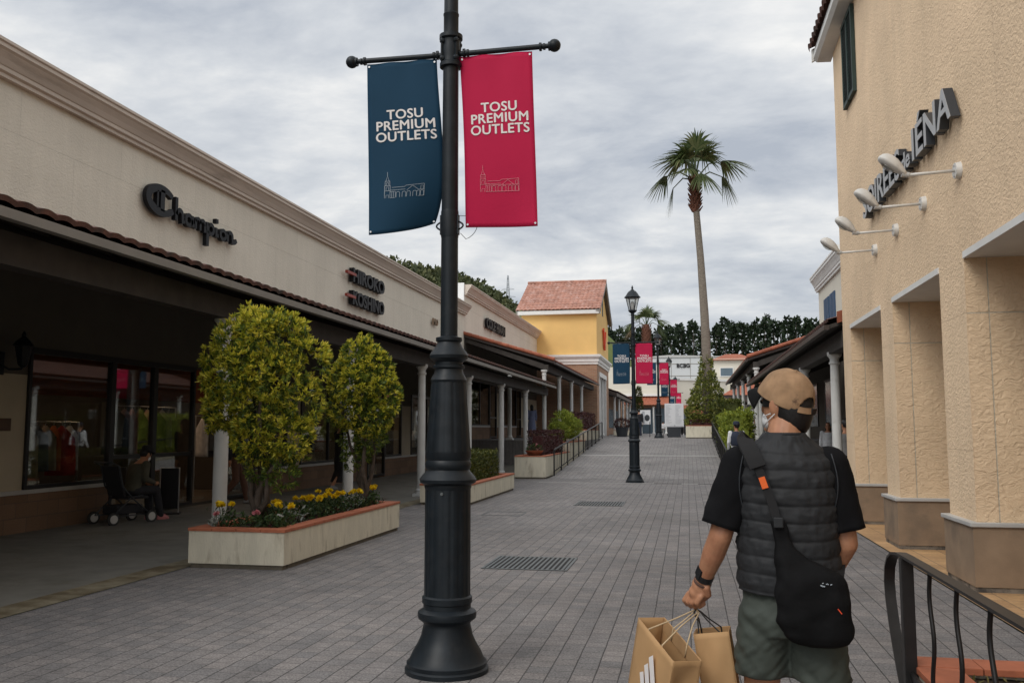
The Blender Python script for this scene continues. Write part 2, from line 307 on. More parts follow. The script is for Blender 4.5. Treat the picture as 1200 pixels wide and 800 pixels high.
# ------------------------------------------------------------------ mesh helpers
def ori(root):
    v = Vector((0, 0, 0)); o = root
    while o is not None: v += o.location; o = o.parent
    return v
class MB:
    def __init__(s): s.v = []; s.f = []
    def add(s, vs, fs):
        k = len(s.v); s.v += [tuple(p) for p in vs]; s.f += [tuple(i+k for i in f) for f in fs]; return s
    def box(s, x0, x1, y0, y1, z0, z1, b=0.0):
        if b <= 0:
            vs = [(x, y, z) for z in (z0, z1) for y in (y0, y1) for x in (x0, x1)]
            return s.add(vs, [(0, 2, 3, 1), (4, 5, 7, 6), (0, 1, 5, 4), (2, 6, 7, 3), (0, 4, 6, 2), (1, 3, 7, 5)])
        bm = bmesh.new(); bmesh.ops.create_cube(bm, size=1)
        for v in bm.verts: v.co = Vector(((x0+x1)/2+v.co.x*(x1-x0), (y0+y1)/2+v.co.y*(y1-y0), (z0+z1)/2+v.co.z*(z1-z0)))
        bmesh.ops.bevel(bm, geom=bm.edges[:], offset=b, segments=2, affect='EDGES', profile=.6)
        return s.bm(bm)
    def bm(s, bm, M=None):
        bm.verts.index_update()
        vs = [(M @ v.co if M else v.co)[:] for v in bm.verts]; fs = [tuple(v.index for v in f.verts) for f in bm.faces]
        bm.free(); return s.add(vs, fs)
    def obox(s, c, ax, ay, az):
        """box from centre and three half-axis vectors"""
        c = Vector(c); ax, ay, az = Vector(ax), Vector(ay), Vector(az)
        vs = [c+ax*i+ay*j+az*k for k in (-1, 1) for j in (-1, 1) for i in (-1, 1)]
        return s.add(vs, [(0, 2, 3, 1), (4, 5, 7, 6), (0, 1, 5, 4), (2, 6, 7, 3), (0, 4, 6, 2), (1, 3, 7, 5)])
    def cyl(s, p, q, r0, r1=None, n=12, caps=True):
        r1 = r0 if r1 is None else r1; p, q = Vector(p), Vector(q); d = (q-p).normalized()
        a = d.orthogonal().normalized(); b = d.cross(a)
        vs = []
        for c, r in ((p, r0), (q, r1)):
            vs += [c+(a*math.cos(2*math.pi*i/n)+b*math.sin(2*math.pi*i/n))*r for i in range(n)]
        fs = [(i, (i+1) % n, n+(i+1) % n, n+i) for i in range(n)]
        if caps: fs += [tuple(range(n-1, -1, -1)), tuple(range(n, 2*n))]
        return s.add(vs, fs)
    def lathe(s, prof, n=24, c=(0, 0, 0), flute=None):
        """prof: (r, z) list; flute(z, angle) -> radius factor"""
        vs = []; c = Vector(c)
        for r, z in prof:
            for i in range(n):
                a = 2*math.pi*i/n; rr = r*(flute(z, a) if flute else 1)
                vs.append((c.x+rr*math.cos(a), c.y+rr*math.sin(a), c.z+z))
        fs = []
        for j in range(len(prof)-1):
            fs += [(j*n+i, j*n+(i+1) % n, (j+1)*n+(i+1) % n, (j+1)*n+i) for i in range(n)]
        k = (len(prof)-1)*n
        fs += [tuple(range(n-1, -1, -1)), tuple(range(k, k+n))]
        return s.add(vs, fs)
    def tube(s, pts, r, n=8, flat=None, up=(0, 0, 1)):
        """swept tube; r number or list; flat=(half width, half thickness) sweeps a ribbon instead"""
        P = [Vector(p) for p in pts]; N = len(P); vs = []; fs = []
        rr = r if isinstance(r, (list, tuple)) else [r]*N
        prev = None
        for i, p in enumerate(P):
            d = (P[min(i+1, N-1)]-P[max(i-1, 0)]).normalized()
            if flat:
                a = Vector(up).cross(d)
                a = a.normalized() if a.length > 1e-4 else (prev or d.orthogonal()).normalized()
            else:
                a = d.orthogonal().normalized() if prev is None else (prev-d*prev.dot(d)).normalized()
            prev = a; b = d.cross(a)
            if flat:
                w, h = flat[0]*(rr[i] if r else 1), flat[1]
                vs += [p+a*w+b*h, p-a*w+b*h, p-a*w-b*h, p+a*w-b*h]
            else:
                vs += [p+(a*math.cos(2*math.pi*k/n)+b*math.sin(2*math.pi*k/n))*rr[i] for k in range(n)]
        if flat: n = 4
        for j in range(N-1):
            fs += [(j*n+k, j*n+(k+1) % n, (j+1)*n+(k+1) % n, (j+1)*n+k) for k in range(n)]
        fs += [tuple(range(n-1, -1, -1)), tuple(range((N-1)*n, N*n))]
        return s.add(vs, fs)
    def prism(s, pts, vec):
        """planar polygon (3d points) extruded along vec"""
        n = len(pts); v = Vector(vec); P = [Vector(p) for p in pts]
        return s.add(P+[p+v for p in P], [tuple(range(n-1, -1, -1)), tuple(range(n, 2*n))]+[(i, (i+1) % n, n+(i+1) % n, n+i) for i in range(n)])
    def ball(s, c, r, n=12, k=8, sc=(1, 1, 1), rot=None):
        c = Vector(c); vs = []; fs = []
        for j in range(k+1):
            t = math.pi*j/k
            for i in range(n):
                a = 2*math.pi*i/n
                p = Vector((math.sin(t)*math.cos(a)*sc[0], math.sin(t)*math.sin(a)*sc[1], math.cos(t)*sc[2]))*r
                if rot: p = rot @ p
                vs.append(c+p)
        for j in range(k):
            for i in range(n): fs.append((j*n+i, (j+1)*n+i, (j+1)*n+(i+1) % n, j*n+(i+1) % n))
        return s.add(vs, fs)
    def loft(s, rings, n=20, cap=True, fn=None):
        """rings: (centre, rx, ry[, power]) stacked; horizontal ellipses (superellipse power)"""
        vs = []; fs = []
        for ri, ring in enumerate(rings):
            c, rx, ry = ring[:3]; pw = ring[3] if len(ring) > 3 else 1.0
            for i in range(n):
                a = 2*math.pi*i/n; ca, sa = math.cos(a), math.sin(a)
                x = math.copysign(abs(ca)**pw, ca)*rx; y = math.copysign(abs(sa)**pw, sa)*ry
                p = Vector((c[0]+x, c[1]+y, c[2]))
                if fn: p = fn(p, Vector(c), a, ri)
                vs.append(p)
        for j in range(len(rings)-1):
            fs += [(j*n+i, j*n+(i+1) % n, (j+1)*n+(i+1) % n, (j+1)*n+i) for i in range(n)]
        if cap:
            k = (len(rings)-1)*n; fs += [tuple(range(n-1, -1, -1)), tuple(range(k, k+n))]
        return s.add(vs, fs)
    def build(s, name, material, parent=None, smooth=False, auto=None, label=None, world=True):
        me = bpy.data.meshes.new(name)
        o0 = ori(parent) if (parent is not None and world) else Vector((0, 0, 0))
        V = [(p[0]-o0.x, p[1]-o0.y, p[2]-o0.z) for p in s.v]
        me.from_pydata(V, [], s.f); me.validate(clean_customdata=False)
        me.materials.append(MATS[material] if isinstance(material, str) else material)
        bm = bmesh.new(); bm.from_mesh(me); bmesh.ops.recalc_face_normals(bm, faces=bm.faces); bm.to_mesh(me); bm.free()
        if smooth: me.polygons.foreach_set('use_smooth', [True]*len(me.polygons))
        if auto: 
            me.polygons.foreach_set('use_smooth', [True]*len(me.polygons)); me.set_sharp_from_angle(angle=R(auto))
        me.update()
        o = bpy.data.objects.new(name, me); COL.objects.link(o)
        if parent is not None: o.parent = parent
        if label: o['label'] = label
        return o
def thing(name, label, cat, loc=(0, 0, 0), group=None, rz=0):
    o = bpy.data.objects.new(name, None); o.empty_display_size = .2; COL.objects.link(o)
    o.location = loc; o.rotation_euler = (0, 0, rz); o['label'] = label; o['category'] = cat
    if group: o['group'] = group
    return o
def tag(o, label, cat, group=None):
    o['label'] = label; o['category'] = cat
    if group: o['group'] = group
    return o
def struct(o): o['kind'] = 'structure'; return o
def dup(o, loc=None, label=None, rz=None, parent=None, scale=None):
    c = o.copy(); COL.objects.link(c)
    if parent is not None: c.parent = parent
    for ch in o.children: dup(ch, parent=c)
    if loc is not None: c.location = loc
    if rz is not None: c.rotation_euler = (0, 0, rz)
    if scale is not None: c.scale = (scale,)*3 if isinstance(scale, (int, float)) else scale
    if label: c['label'] = label
    return c
def raw(name, V, F, material, parent=None, smooth=False):
    """big face soups (leaves) from numpy arrays: V (n,3), F (k,4)"""
    me = bpy.data.meshes.new(name)
    me.vertices.add(len(V)); me.vertices.foreach_set('co', np.asarray(V, dtype=np.float32).ravel())
    k = F.shape[1]; me.loops.add(F.size); me.loops.foreach_set('vertex_index', F.astype(np.int32).ravel())
    me.polygons.add(len(F)); me.polygons.foreach_set('loop_start', np.arange(0, F.size, k, dtype=np.int32))
    me.update(calc_edges=True); me.validate()
    me.materials.append(MATS[material]); o = bpy.data.objects.new(name, me); COL.objects.link(o)
    if parent is not None: o.parent = parent
    return o
def leafsoup(P, D, L, Wd, curl=.15):
    """one bent rhombic leaf (two quads -> here one 4-gon) at each P pointing along D, lengths L, widths Wd"""
    n = len(P); D = D/np.linalg.norm(D, axis=1, keepdims=True)
    rnd = rng.normal(size=(n, 3)); Sd = np.cross(D, rnd); Sd /= np.linalg.norm(Sd, axis=1, keepdims=True)
    Nn = np.cross(D, Sd)
    L = L[:, None]; Wd = Wd[:, None]
    a = P; b = P+D*L*.5+Sd*Wd*.5+Nn*L*curl; c = P+D*L; d = P+D*L*.5-Sd*Wd*.5+Nn*L*curl
    V = np.stack([a, b, c, d], 1).reshape(-1, 3); F = np.arange(4*n).reshape(n, 4)
    return V, F
def rand_dirs(n):
    d = rng.normal(size=(n, 3)); return d/np.linalg.norm(d, axis=1, keepdims=True)
def remeshed(mb, voxel, smooth_it=6, name='tmp'):
    me = bpy.data.meshes.new(name); me.from_pydata(mb.v, [], mb.f)
    bm = bmesh.new(); bm.from_mesh(me); bmesh.ops.recalc_face_normals(bm, faces=bm.faces); bm.to_mesh(me); bm.free()
    o = bpy.data.objects.new(name, me); COL.objects.link(o)
    md = o.modifiers.new('r', 'REMESH'); md.mode = 'VOXEL'; md.voxel_size = voxel; md.use_smooth_shade = True
    if smooth_it:
        sm = o.modifiers.new('s', 'SMOOTH'); sm.iterations = smooth_it; sm.factor = .5
    dg = bpy.context.evaluated_depsgraph_get(); dg.update()
    me2 = bpy.data.meshes.new_from_object(o.evaluated_get(dg)); 
    bpy.data.objects.remove(o); bpy.data.meshes.remove(me)
    return me2
def link_mesh(name, me, material, parent=None):
    me.materials.clear(); me.materials.append(MATS[material]); me.polygons.foreach_set('use_smooth', [True]*len(me.polygons)); me.update()
    me.name = name; o = bpy.data.objects.new(name, me); COL.objects.link(o)
    if parent is not None: o.parent = parent
    return o
def text_mb(body, size, extrude=0.0, bold=0.0, align='LEFT', space=1.0, sx=1.0, line=1.0):
    cu = bpy.data.curves.new('t', 'FONT'); cu.body = body; cu.size = size; cu.extrude = extrude; cu.offset = bold
    cu.align_x = align; cu.space_character = space; cu.space_line = line; cu.resolution_u = 4
    o = bpy.data.objects.new('t', cu); COL.objects.link(o)
    dg = bpy.context.evaluated_depsgraph_get(); dg.update()
    me = bpy.data.meshes.new_from_object(o.evaluated_get(dg))
    bmt = bmesh.new(); bmt.from_mesh(me); bmesh.ops.triangulate(bmt, faces=bmt.faces[:], quad_method='BEAUTY', ngon_method='EAR_CLIP'); bmt.to_mesh(me); bmt.free()
    mb = MB(); mb.add([(v.co.x*sx, v.co.y, v.co.z) for v in me.vertices], [tuple(p.vertices) for p in me.polygons])
    bpy.data.objects.remove(o); bpy.data.curves.remove(cu); bpy.data.meshes.remove(me); return mb
def remap(mb, fn):
    mb.v = [fn(*p) for p in mb.v]; return mb
def stroke(mb, pts, w, d, close=False):
    """2d polyline in the xy plane with width w, depth 0..d along z"""
    P = [Vector((p[0], p[1])) for p in pts]; n = len(P); Lf = []; Rt = []
    ws = w if isinstance(w, (list, tuple)) else [w]*n
    for i in range(n):
        a = P[(i-1) % n] if (close or i > 0) else P[i]; b = P[(i+1) % n] if (close or i < n-1) else P[i]
        t = (b-a).normalized(); nn = Vector((-t.y, t.x))*ws[i]/2
        Lf.append(P[i]+nn); Rt.append(P[i]-nn)
    for i in range(n if close else n-1):
        j = (i+1) % n
        q = [Lf[i], Rt[i], Rt[j], Lf[j]]
        mb.prism([(p.x, p.y, 0) for p in q], (0, 0, d))
    return mb
def arc(cx, cy, rx, ry, a0, a1, n=12):
    return [(cx+rx*math.cos(R(a0+(a1-a0)*i/n)), cy+ry*math.sin(R(a0+(a1-a0)*i/n))) for i in range(n+1)]

# ------------------------------------------------------------------ ground
def sheet(name, x0, x1, y0, y1, z, material, nx=1, ny=1, zf=None):
    mb = MB(); vs = []; fs = []
    for j in range(ny+1):
        for i in range(nx+1):
            x = x0+(x1-x0)*i/nx; y = y0+(y1-y0)*j/ny; vs.append((x, y, zf(x, y) if zf else z))
    for j in range(ny):
        for i in range(nx): a = j*(nx+1)+i; fs.append((a, a+1, a+nx+2, a+nx+1))
    mb.add(vs, fs); return struct(mb.build(name, material))
UP = 1.05                                  # level of the upper part of the street
RS, RE = 27.5, 44.5                        # where the ramp starts and ends
def ramp_z(y): return UP*min(1, max(0, (y-RS)/(RE-RS)))
sheet('ground', -900, 900, -300, 1500, -.06, 'terrain')
sheet('paving', -5.4, 2.40, -8, RS, 0, 'paving')
sheet('walkway', -9.6, -5.74, -8, 38, .006, 'concrete_walk')
sheet('walkway_edge', -5.74, -5.4, -8, 38, .006, 'concrete_edge', 1, 1)
sheet('walkway', -5.4, -4.2, RS, 38, .004, 'concrete_walk')
sheet('walkway', 1.15, 2.4, RS, 38, 0.002, 'paving_lower')
sheet('walkway', 2.4, 9, -8, 16.4, .012, 'tan_tile')
sheet('walkway', 2.4, 9, 16.4, 38, .012, 'concrete_walk')
mb = MB(); mb.add([(-4.2, RS, 0.003), (1.15, RS, 0.003), (-4.2, RE, UP), (1.15, RE, UP), (-4.2, RE, -.05), (1.15, RE, -.05), (-4.2, RS, -.05), (1.15, RS, -.05)],
    [(0, 1, 3, 2), (0, 2, 4, 6), (1, 7, 5, 3), (2, 3, 5, 4)])
struct(mb.build('ramp', 'paving_lower'))
mb = MB().box(-30, -4.2, 38, 220, -.05, UP-.003).box(-4.2, 1.15, RE, 220, -.05, UP).box(1.15, 30, 38, 220, -.05, UP-.003)
struct(mb.build('paving', 'paving_lower'))
for y in (25.45, ):
    sheet('drain_strip', -4.2, 2.3, y, y+.12, .004, 'stone_strip')
sheet('stone_strip', -4.15, 1.1, 35.3, 35.55, 0, 'stone_strip', 1, 2, lambda x, y: ramp_z(y)+.005)
# drain gratings
def grating(x0, x1, y0, y1, label):
    r = thing('drain_grate', label, 'drain grate', ((x0+x1)/2, (y0+y1)/2, 0), 'square drain grates in the paving')
    MB().box(x0, x1, y0, y1, .002, .004).build('recess', 'grate_dark', r)
    f = MB(); w = .03
    f.box(x0, x1, y0, y0+w, .002, .009); f.box(x0, x1, y1-w, y1, .002, .009); f.box(x0, x0+w, y0+w, y1-w, .002, .009); f.box(x1-w, x1, y0+w, y1-w, .002, .009)
    f.build('frame', 'galvanised', r)
    s = MB(); n = 16
    for i in range(n):
        x = x0+w+(x1-x0-2*w)*(i+.5)/n; s.box(x-.013, x+.013, y0+w, y1-w, .003, .0085)
    s.build('bars', 'galvanised', r)
grating(-2.23, -1.29, 9.66, 10.62, 'nearer square steel drain grate in the grey paving, right of the big planter')
grating(-2.26, -1.29, 17.9, 18.9, 'farther square steel drain grate in the grey paving, in front of the second lamp post')
def cover(x0, x1, y0, y1, label):
    r = thing('inspection_cover', label, 'cover', ((x0+x1)/2, (y0+y1)/2, 0))
    f = MB(); w = .018
    f.box(x0, x1, y0, y0+w, .001, .005); f.box(x0, x1, y1-w, y1, .001, .005); f.box(x0, x0+w, y0+w, y1-w, .001, .005); f.box(x1-w, x1, y0+w, y1-w, .001, .005)
    f.build('frame', 'galvanised', r)
cover(-3.6, -2.9, 15.6, 16.3, 'paved inspection cover flush in the paving near the hedge planter')
for a, b, lb in ((-.95, -.2, 'dark slotted drain in the pale strip just right of the second lamp post'), (.25, .9, 'dark slotted drain in the pale strip nearest the ramp railing')):
    o = MB().box(a, b, 25.48, 25.56, .003, .008).build('slot_drain', 'grate_dark'); tag(o, lb, 'drain')

# ------------------------------------------------------------------ tiled awning / roof pieces
def tile_sheet(mb, A, B, C, D, per=.25, amp=.024, rows=.33, seg=6, thick=.05):
    """barrel tile roof: eave A->B, ridge D->C (A below D). waves run along the eave, stepped rows up the slope"""
    A, B, C, D = map(Vector, (A, B, C, D)); Lg = (B-A).length; n = max(2, int(Lg/per))*seg
    H = (D-A).length; k = max(1, int(H/rows)); nn = (B-A).cross(D-A).normalized()
    if nn.z < 0: nn = -nn
    vs = []; fs = []; lines = []
    for r in range(k):
        for t, lift in ((r/k, .022), ((r+1)/k, 0.0)):
            row = []
            for i in range(n+1):
                u = i/n; p = (A+(B-A)*u)*(1-t)+(D+(C-D)*u)*t
                w = abs(math.sin(math.pi*i/seg))*amp
                row.append(p+nn*(w+lift)); 
            lines.append(row)
    for row in lines: vs += row
    for j in range(len(lines)-1):
        a = j*(n+1)
        for i in range(n): fs.append((a+i, a+i+1, a+n+2+i, a+n+1+i))
    k0 = len(vs); vs += [p-nn*(thick) for p in lines[0]]
    for i in range(n): fs.append((i, k0+i, k0+i+1, i+1))
    return mb.add(vs, fs)
COLP = [(.135, 0), (.135, .10), (.115, .105), (.125, .125), (.115, .16), (.092, .18), (.092, .9), (.088, 2.0), (.083, 2.72), (.083, 2.74), (.105, 2.755), (.105, 2.785), (.086, 2.795), (.086, 2.85), (.12, 2.90), (.135, 2.915), (.135, 2.98)]
def column(parent, x, y, z0, z1):
    s = (z1-z0)/2.98
    mb = MB().lathe([(r, z if z < 1 else (z1-z0)-(2.98-z)) for r, z in COLP], 20, (x, y, z0))
    mb.box(x-.15, x+.15, y-.15, y+.15, z0-.0, z0+.07)
    return mb.build('column', 'column_paint', parent, auto=40)
def awning(name, label, side, y0, y1, z, xe, xw, zw, tile, edge_near=None, cols=(), zc=None, xcol=None, floor=0):
    """lean-to tiled canopy; side -1 left, +1 right of street. eave at x=xe height z, wall at x=xw height zw"""
    r = thing(name, label, 'canopy', (xcol, (y0+y1)/2, floor))
    mb = MB(); tile_sheet(mb, (xe, y0, z), (xe, y1, z), (xw, y1, zw), (xw, y0, zw)); mb.build('tile_roof', tile, r, auto=50)
    d = .07
    mb = MB().prism([(xe+side*.02, y0+.02, z-d), (xw, y0+.02, zw-d), (xw, y0+.02, zw-d-.07), (xe+side*.02, y0+.02, z-d-.07)], (0, y1-y0-.04, 0)); mb.build('soffit', 'soffit_dark', r)
    # gutter and fascia at the eave
    g = MB().box(*sorted((xe-side*.07, xe+side*.02)), y0, y1, z-.16, z-.075); g.build('gutter', 'fascia_grey' if side < 0 and tile == 'roof_tile_dark' else 'gutter_brown', r)
    b = MB().box(*sorted((xcol-side*.11, xcol+side*.11)), y0+.05, y1-.05, z-.46, z-.165)
    n = int((y1-y0)/1.49)
    for i in range(n+1):
        y = y0+.15+(y1-y0-.3)*i/n; x0_, x1_ = xcol+side*.11, xw
        zz = z-.24
        b.prism([(xcol+side*.11, y-.05, z-.36), (xw, y-.05, zw-.33), (xw, y-.05, zw-.15), (xcol+side*.11, y-.05, z-.17+.05)], (0, .1, 0))
    b.build('beam', 'soffit_dark', r)
    if edge_near:
        t = MB()
        for i in range(13):
            u = i/12; p = Vector((xe, y0-.03, z+.05))*(1-u)+Vector((xw, y0-.03, zw+.05))*u
            q = Vector((xe, y0-.03, z+.05))*(1-(u+.09))+Vector((xw, y0-.03, zw+.05))*(u+.09)
            t.cyl(p, q, .085, .07, 10)
        t.build('verge_tiles', edge_near, r)
        MB().prism([(xe, y0-.01, z-.12), (xw, y0-.01, zw-.12), (xw, y0-.01, zw+.03), (xe, y0-.01, z+.03)], (0, .03, 0)).build('bargeboard', 'gutter_brown', r)
    for yc in cols: column(r, xcol, yc, floor, zc)
    return r

# ------------------------------------------------------------------ left buildings
XW = -9.57
def cornice(mb, x, y0, y1, zb, zt, side=1, out=.34):
    """profile of a moulded cornice, sticking out toward side*x"""
    h = zt-zb
    prof = [(0, 0), (.10, 0), (.10, .12), (.15, .17), (.15, .30), (.17, .33), (.22, .50), (.29, .68), (.33, .74), (.33, .86), (.36, .90), (.36, 1.0), (0, 1.0)]
    mb.prism([(x+side*a*out/.36, y0, zb+b*h) for a, b in prof], (0, y1-y0, 0)); return mb
def shop_unit(parent, y0, y1, kind, z0=0.0, sill=.62, top=2.72, x=XW):
    """one glazed bay of a shopfront: window (on the brick base) or door (to the floor)"""
    zb = z0+(sill if kind == 'window' else .05); zt = z0+top
    w = .06
    f = MB(); f.box(x-.05, x+.04, y0, y0+w, zb, zt); f.box(x-.05, x+.04, y1-w, y1, zb, zt); f.box(x-.05, x+.04, y0+w, y1-w, zt-w*1.5, zt); f.box(x-.05, x+.04, y0+w, y1-w, zb, zb+w)
    if kind == 'door': f.box(x-.03, x+.03, y0+w, y1-w, zb+.95, zb+1.02)
    elif y1-y0 > 2.0: ym = (y0+y1)/2; f.box(x-.04, x+.03, ym-.025, ym+.025, zb+w, zt-w*1.5)
    o = f.build('window' if kind == 'window' else 'door', 'black_frame', parent)
    g = MB().box(x-.012, x-.004, y0+w, y1-w, zb+w, zt-w*1.5).build('pane', 'shop_glass', o)
    return o
def arcade_wall(parent, spans, y_end, z0=0.0, zband=2.30, ztop=4.6, x=XW, open_top=2.72):
    """the shaded wall under a canopy: spans = (y0, y1, kind) in order, kind wall / window / door / gap"""
    band = MB(); runs = []
    for a, b, k in spans:
        if k == 'wall':
            MB().box(x-.25, x, a, b, z0+.62, z0+zband).build('wall_panel', 'shop_wall_beige', parent); band.box(x-.25, x+.002, a, b, z0+zband, z0+open_top)
        if k in ('wall', 'window'):
            if runs and abs(runs[-1][1]-a) < 1e-6: runs[-1][1] = b
            else: runs.append([a, b])
    for a, b in runs:
        MB().box(x-.25, x+.02, a, b, z0, z0+.56).build('brick_base', 'wainscot_brick', parent); MB().box(x-.25, x+.05, a, b, z0+.56, z0+.62).build('sill', 'grey_trim', parent)
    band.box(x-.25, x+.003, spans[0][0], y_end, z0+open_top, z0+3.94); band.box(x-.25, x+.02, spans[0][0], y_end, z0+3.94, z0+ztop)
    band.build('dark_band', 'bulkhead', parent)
    for a, b, k in spans:
        if k in ('window', 'door'): shop_unit(parent, a, b, k, z0, x=x, top=open_top)
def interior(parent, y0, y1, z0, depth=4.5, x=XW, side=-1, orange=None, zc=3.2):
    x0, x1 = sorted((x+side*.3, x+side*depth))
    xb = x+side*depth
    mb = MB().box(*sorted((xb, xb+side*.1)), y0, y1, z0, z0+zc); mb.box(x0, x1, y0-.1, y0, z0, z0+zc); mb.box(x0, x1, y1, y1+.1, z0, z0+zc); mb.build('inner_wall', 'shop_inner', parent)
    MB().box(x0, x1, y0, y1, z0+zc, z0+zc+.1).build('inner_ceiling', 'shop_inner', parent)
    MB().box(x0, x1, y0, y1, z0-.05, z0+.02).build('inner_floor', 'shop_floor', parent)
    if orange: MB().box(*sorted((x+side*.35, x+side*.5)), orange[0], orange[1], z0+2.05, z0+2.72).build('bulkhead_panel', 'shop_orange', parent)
b1 = thing('shop_building', 'long pale stucco shop building with moulded cornice and dark shopfronts on the left', 'building', (XW, 16, 0))
MB().box(XW-.3, XW, -8, 38, 4.6, 6.56).build('parapet_wall', 'stucco_pale', b1)
cornice(MB(), XW, -8, 38.12, 6.5, 6.93).build('cornice', 'cornice_stone', b1)
MB().box(XW-12, XW-.3, -8, 38, 4.9, 5.1).build('flat_roof', 'grey_trim', b1)
sp1 = [(-8, 5, 'wall'), (5, 9.0, 'window'), (9.0, 11.62, 'wall'), (11.62, 13.62, 'window'), (13.62, 14.85, 'door'), (14.85, 16.2, 'door'), (16.2, 17.5, 'gap'), (17.5, 18.8, 'door'), (18.8, 20.4, 'window'), (20.4, 21.2, 'wall'), (21.2, 24.8, 'window'), (24.8, 26.0, 'wall'), (26.0, 27.6, 'door'), (27.6, 29.3, 'window'), (29.3, 30.4, 'wall'), (30.4, 34.4, 'window'), (34.4, 35.8, 'door'), (35.8, 38, 'wall')]
arcade_wall(b1, sp1, 38)
interior(b1, 4.6, 20.6, 0, orange=(11.7, 20.3)); interior(b1, 21.0, 37.8, 0)
MB().box(XW-4.4, XW-4.3, 11.8, 20.2, .3, 2.3).build('stock_wall', 'shop_inner', b1)
for y in (8, 12.6, 16.2, 19, 23, 27, 32, 36):
    MB().box(XW-2.6, XW-1.8, y-.3, y+.3, 3.15, 3.19).build('ceiling_lamp', 'downlight', b1)
awning('shop_canopy', 'long dark tiled canopy on pale columns along the left shopfronts', -1, -8, 38, 3.40, -5.55, XW, 4.62, 'roof_tile_dark', None, [6.3+4.47*i for i in range(7)], 2.98, -5.95)
b2 = thing('shop_building', 'farther taller pale stucco shop building with a white stepped parapet end, before the yellow tower', 'building', (XW, 48, UP))
MB().box(XW-.3, XW, 38, 57.5, 5.4, 7.45).build('parapet_wall', 'stucco_pale', b2)
MB().box(XW-.32, XW+.01, 37.9, 38.0, 6.6, 7.93).build('parapet_end', 'white_paint', b2)
cornice(MB(), XW, 38, 57.4, 7.40, 7.86).build('cornice', 'cornice_stone', b2)
MB().box(XW-12, XW-.3, 38, 57.5, 5.9, 6.1).build('flat_roof', 'grey_trim', b2)
sp2 = [(38, 39, 'wall'), (39, 43.2, 'window'), (43.2, 44.8, 'door'), (44.8, 46.2, 'wall'), (46.2, 50.2, 'window'), (50.2, 51.6, 'door'), (51.6, 57.3, 'wall')]
arcade_wall(b2, sp2, 57.4, UP, ztop=4.5); interior(b2, 38.2, 57, UP)
awning('shop_canopy', 'raised dark canopy with a red tiled end edge, beyond the long left canopy', -1, 38, 57.2, 4.44, -5.55, XW, 5.66, 'roof_tile_red', 'roof_tile_red', [37.6+4.55*i for i in range(4)], 4.02, -5.95, UP)
column(bpy.data.objects['shop_canopy.001'], -7.6, 38.4, UP, 4.02)

# wall signs on the left
def left_sign(mb, y, z, x=XW): return remap(mb, lambda a, b, c: (x+.06+c, y+a, z+b))
def script_sign():
    mb = MB(); d = .085
    # heavy round C with an upright bar inside, then joined script letters
    stroke(mb, arc(.50, .27, .42, .225, 38, 330, 28), [.10+.06*math.sin(math.pi*i/28) for i in range(29)], d)
    stroke(mb, [(.52, .47), (.52, .08)], .13, d)
    stroke(mb, [(.36, .43), (.36, .12)], .05, d)
    x = .98; w = .085
    stroke(mb, [(x, .46), (x, .02)], w, d); stroke(mb, [(x, .13)]+arc(x+.12, .13, .10, .11, 150, 0, 6)+[(x+.22, .02), (x+.29, .06)], w, d); x += .33   # h
    stroke(mb, arc(x+.11, .12, .11, .10, 40, 380, 12), w*.9, d); stroke(mb, [(x+.23, .23), (x+.23, .04), (x+.31, .05)], w, d); x += .36                # a
    for k in range(2): stroke(mb, [(x+.17*k, .2), (x+.17*k, .01)], w*.8, d); stroke(mb, arc(x+.085+.17*k, .14, .085, .09, 170, 0, 6), w*.8, d)
    stroke(mb, [(x+.34, .16), (x+.34, .02), (x+.42, .05)], w*.9, d); x += .45                                                                        # m
    stroke(mb, [(x, .24), (x, -.24)], w*1.2, d); stroke(mb, arc(x+.12, .12, .11, .10, 150, -150, 10), w*.9, d); x += .33                               # p
    stroke(mb, [(x, .2), (x, .03), (x+.09, .05)], w, d); stroke(mb, [(x-.02, .34), (x+.07, .34)], .09, d); x += .17                                    # i
    stroke(mb, arc(x+.11, .11, .11, .095, 0, 360, 12), w*.9, d); x += .30                                                                            # o
    stroke(mb, [(x, .21), (x, .01)], w, d); stroke(mb, arc(x+.10, .13, .10, .09, 160, 0, 6)+[(x+.20, .03), (x+.30, .04), (x+.38, .10)], w, d)           # n
    return mb
t = left_sign(script_sign(), 14.15, 5.42); tag(t.build('shop_sign', 'sign_black'), 'black raised script sign reading Champion on the pale parapet', 'sign')
h = thing('shop_sign', 'black two line sign HIROKO KOSHINO with a red stroke before each line', 'sign', (XW, 25.4, 5.1))
for word, z in (('HIROKO', 5.79), ('KOSHINO', 5.13)):
    tm = text_mb(word, .54, .07, .020, sx=1.0); wd = max(p[0] for p in tm.v); k = 2.75/wd
    left_sign(remap(tm, lambda a, b, c: (a*k, b, c+.05)), 24.2, z-.02).build('lettering', 'sign_black', h)
for z in (5.96, 5.30):
    MB().box(XW+.12, XW+.20, 23.72, 24.4, z-.04, z+.04).build('red_stroke', 'sign_red', h)
tm = text_mb('COLE HAAN', .66, .06, .028); k = 4.5/max(p[0] for p in tm.v)
tag(left_sign(remap(tm, lambda a, b, c: (a*k, b, c+.06)), 41.8, 6.40).build('shop_sign', 'sign_black'), 'black capital letter sign COLE HAAN on the farther pale parapet', 'sign')
tm = text_mb('MIO', .34, .03, .004); left_sign(remap(tm, lambda a, b, c: (a*1.15, b, c+.03)), 32.75, 5.50); tag(tm.build('shop_sign', 'plinth_brown'), 'small brown lettering on the pale parapet half behind the big lamp post', 'sign')
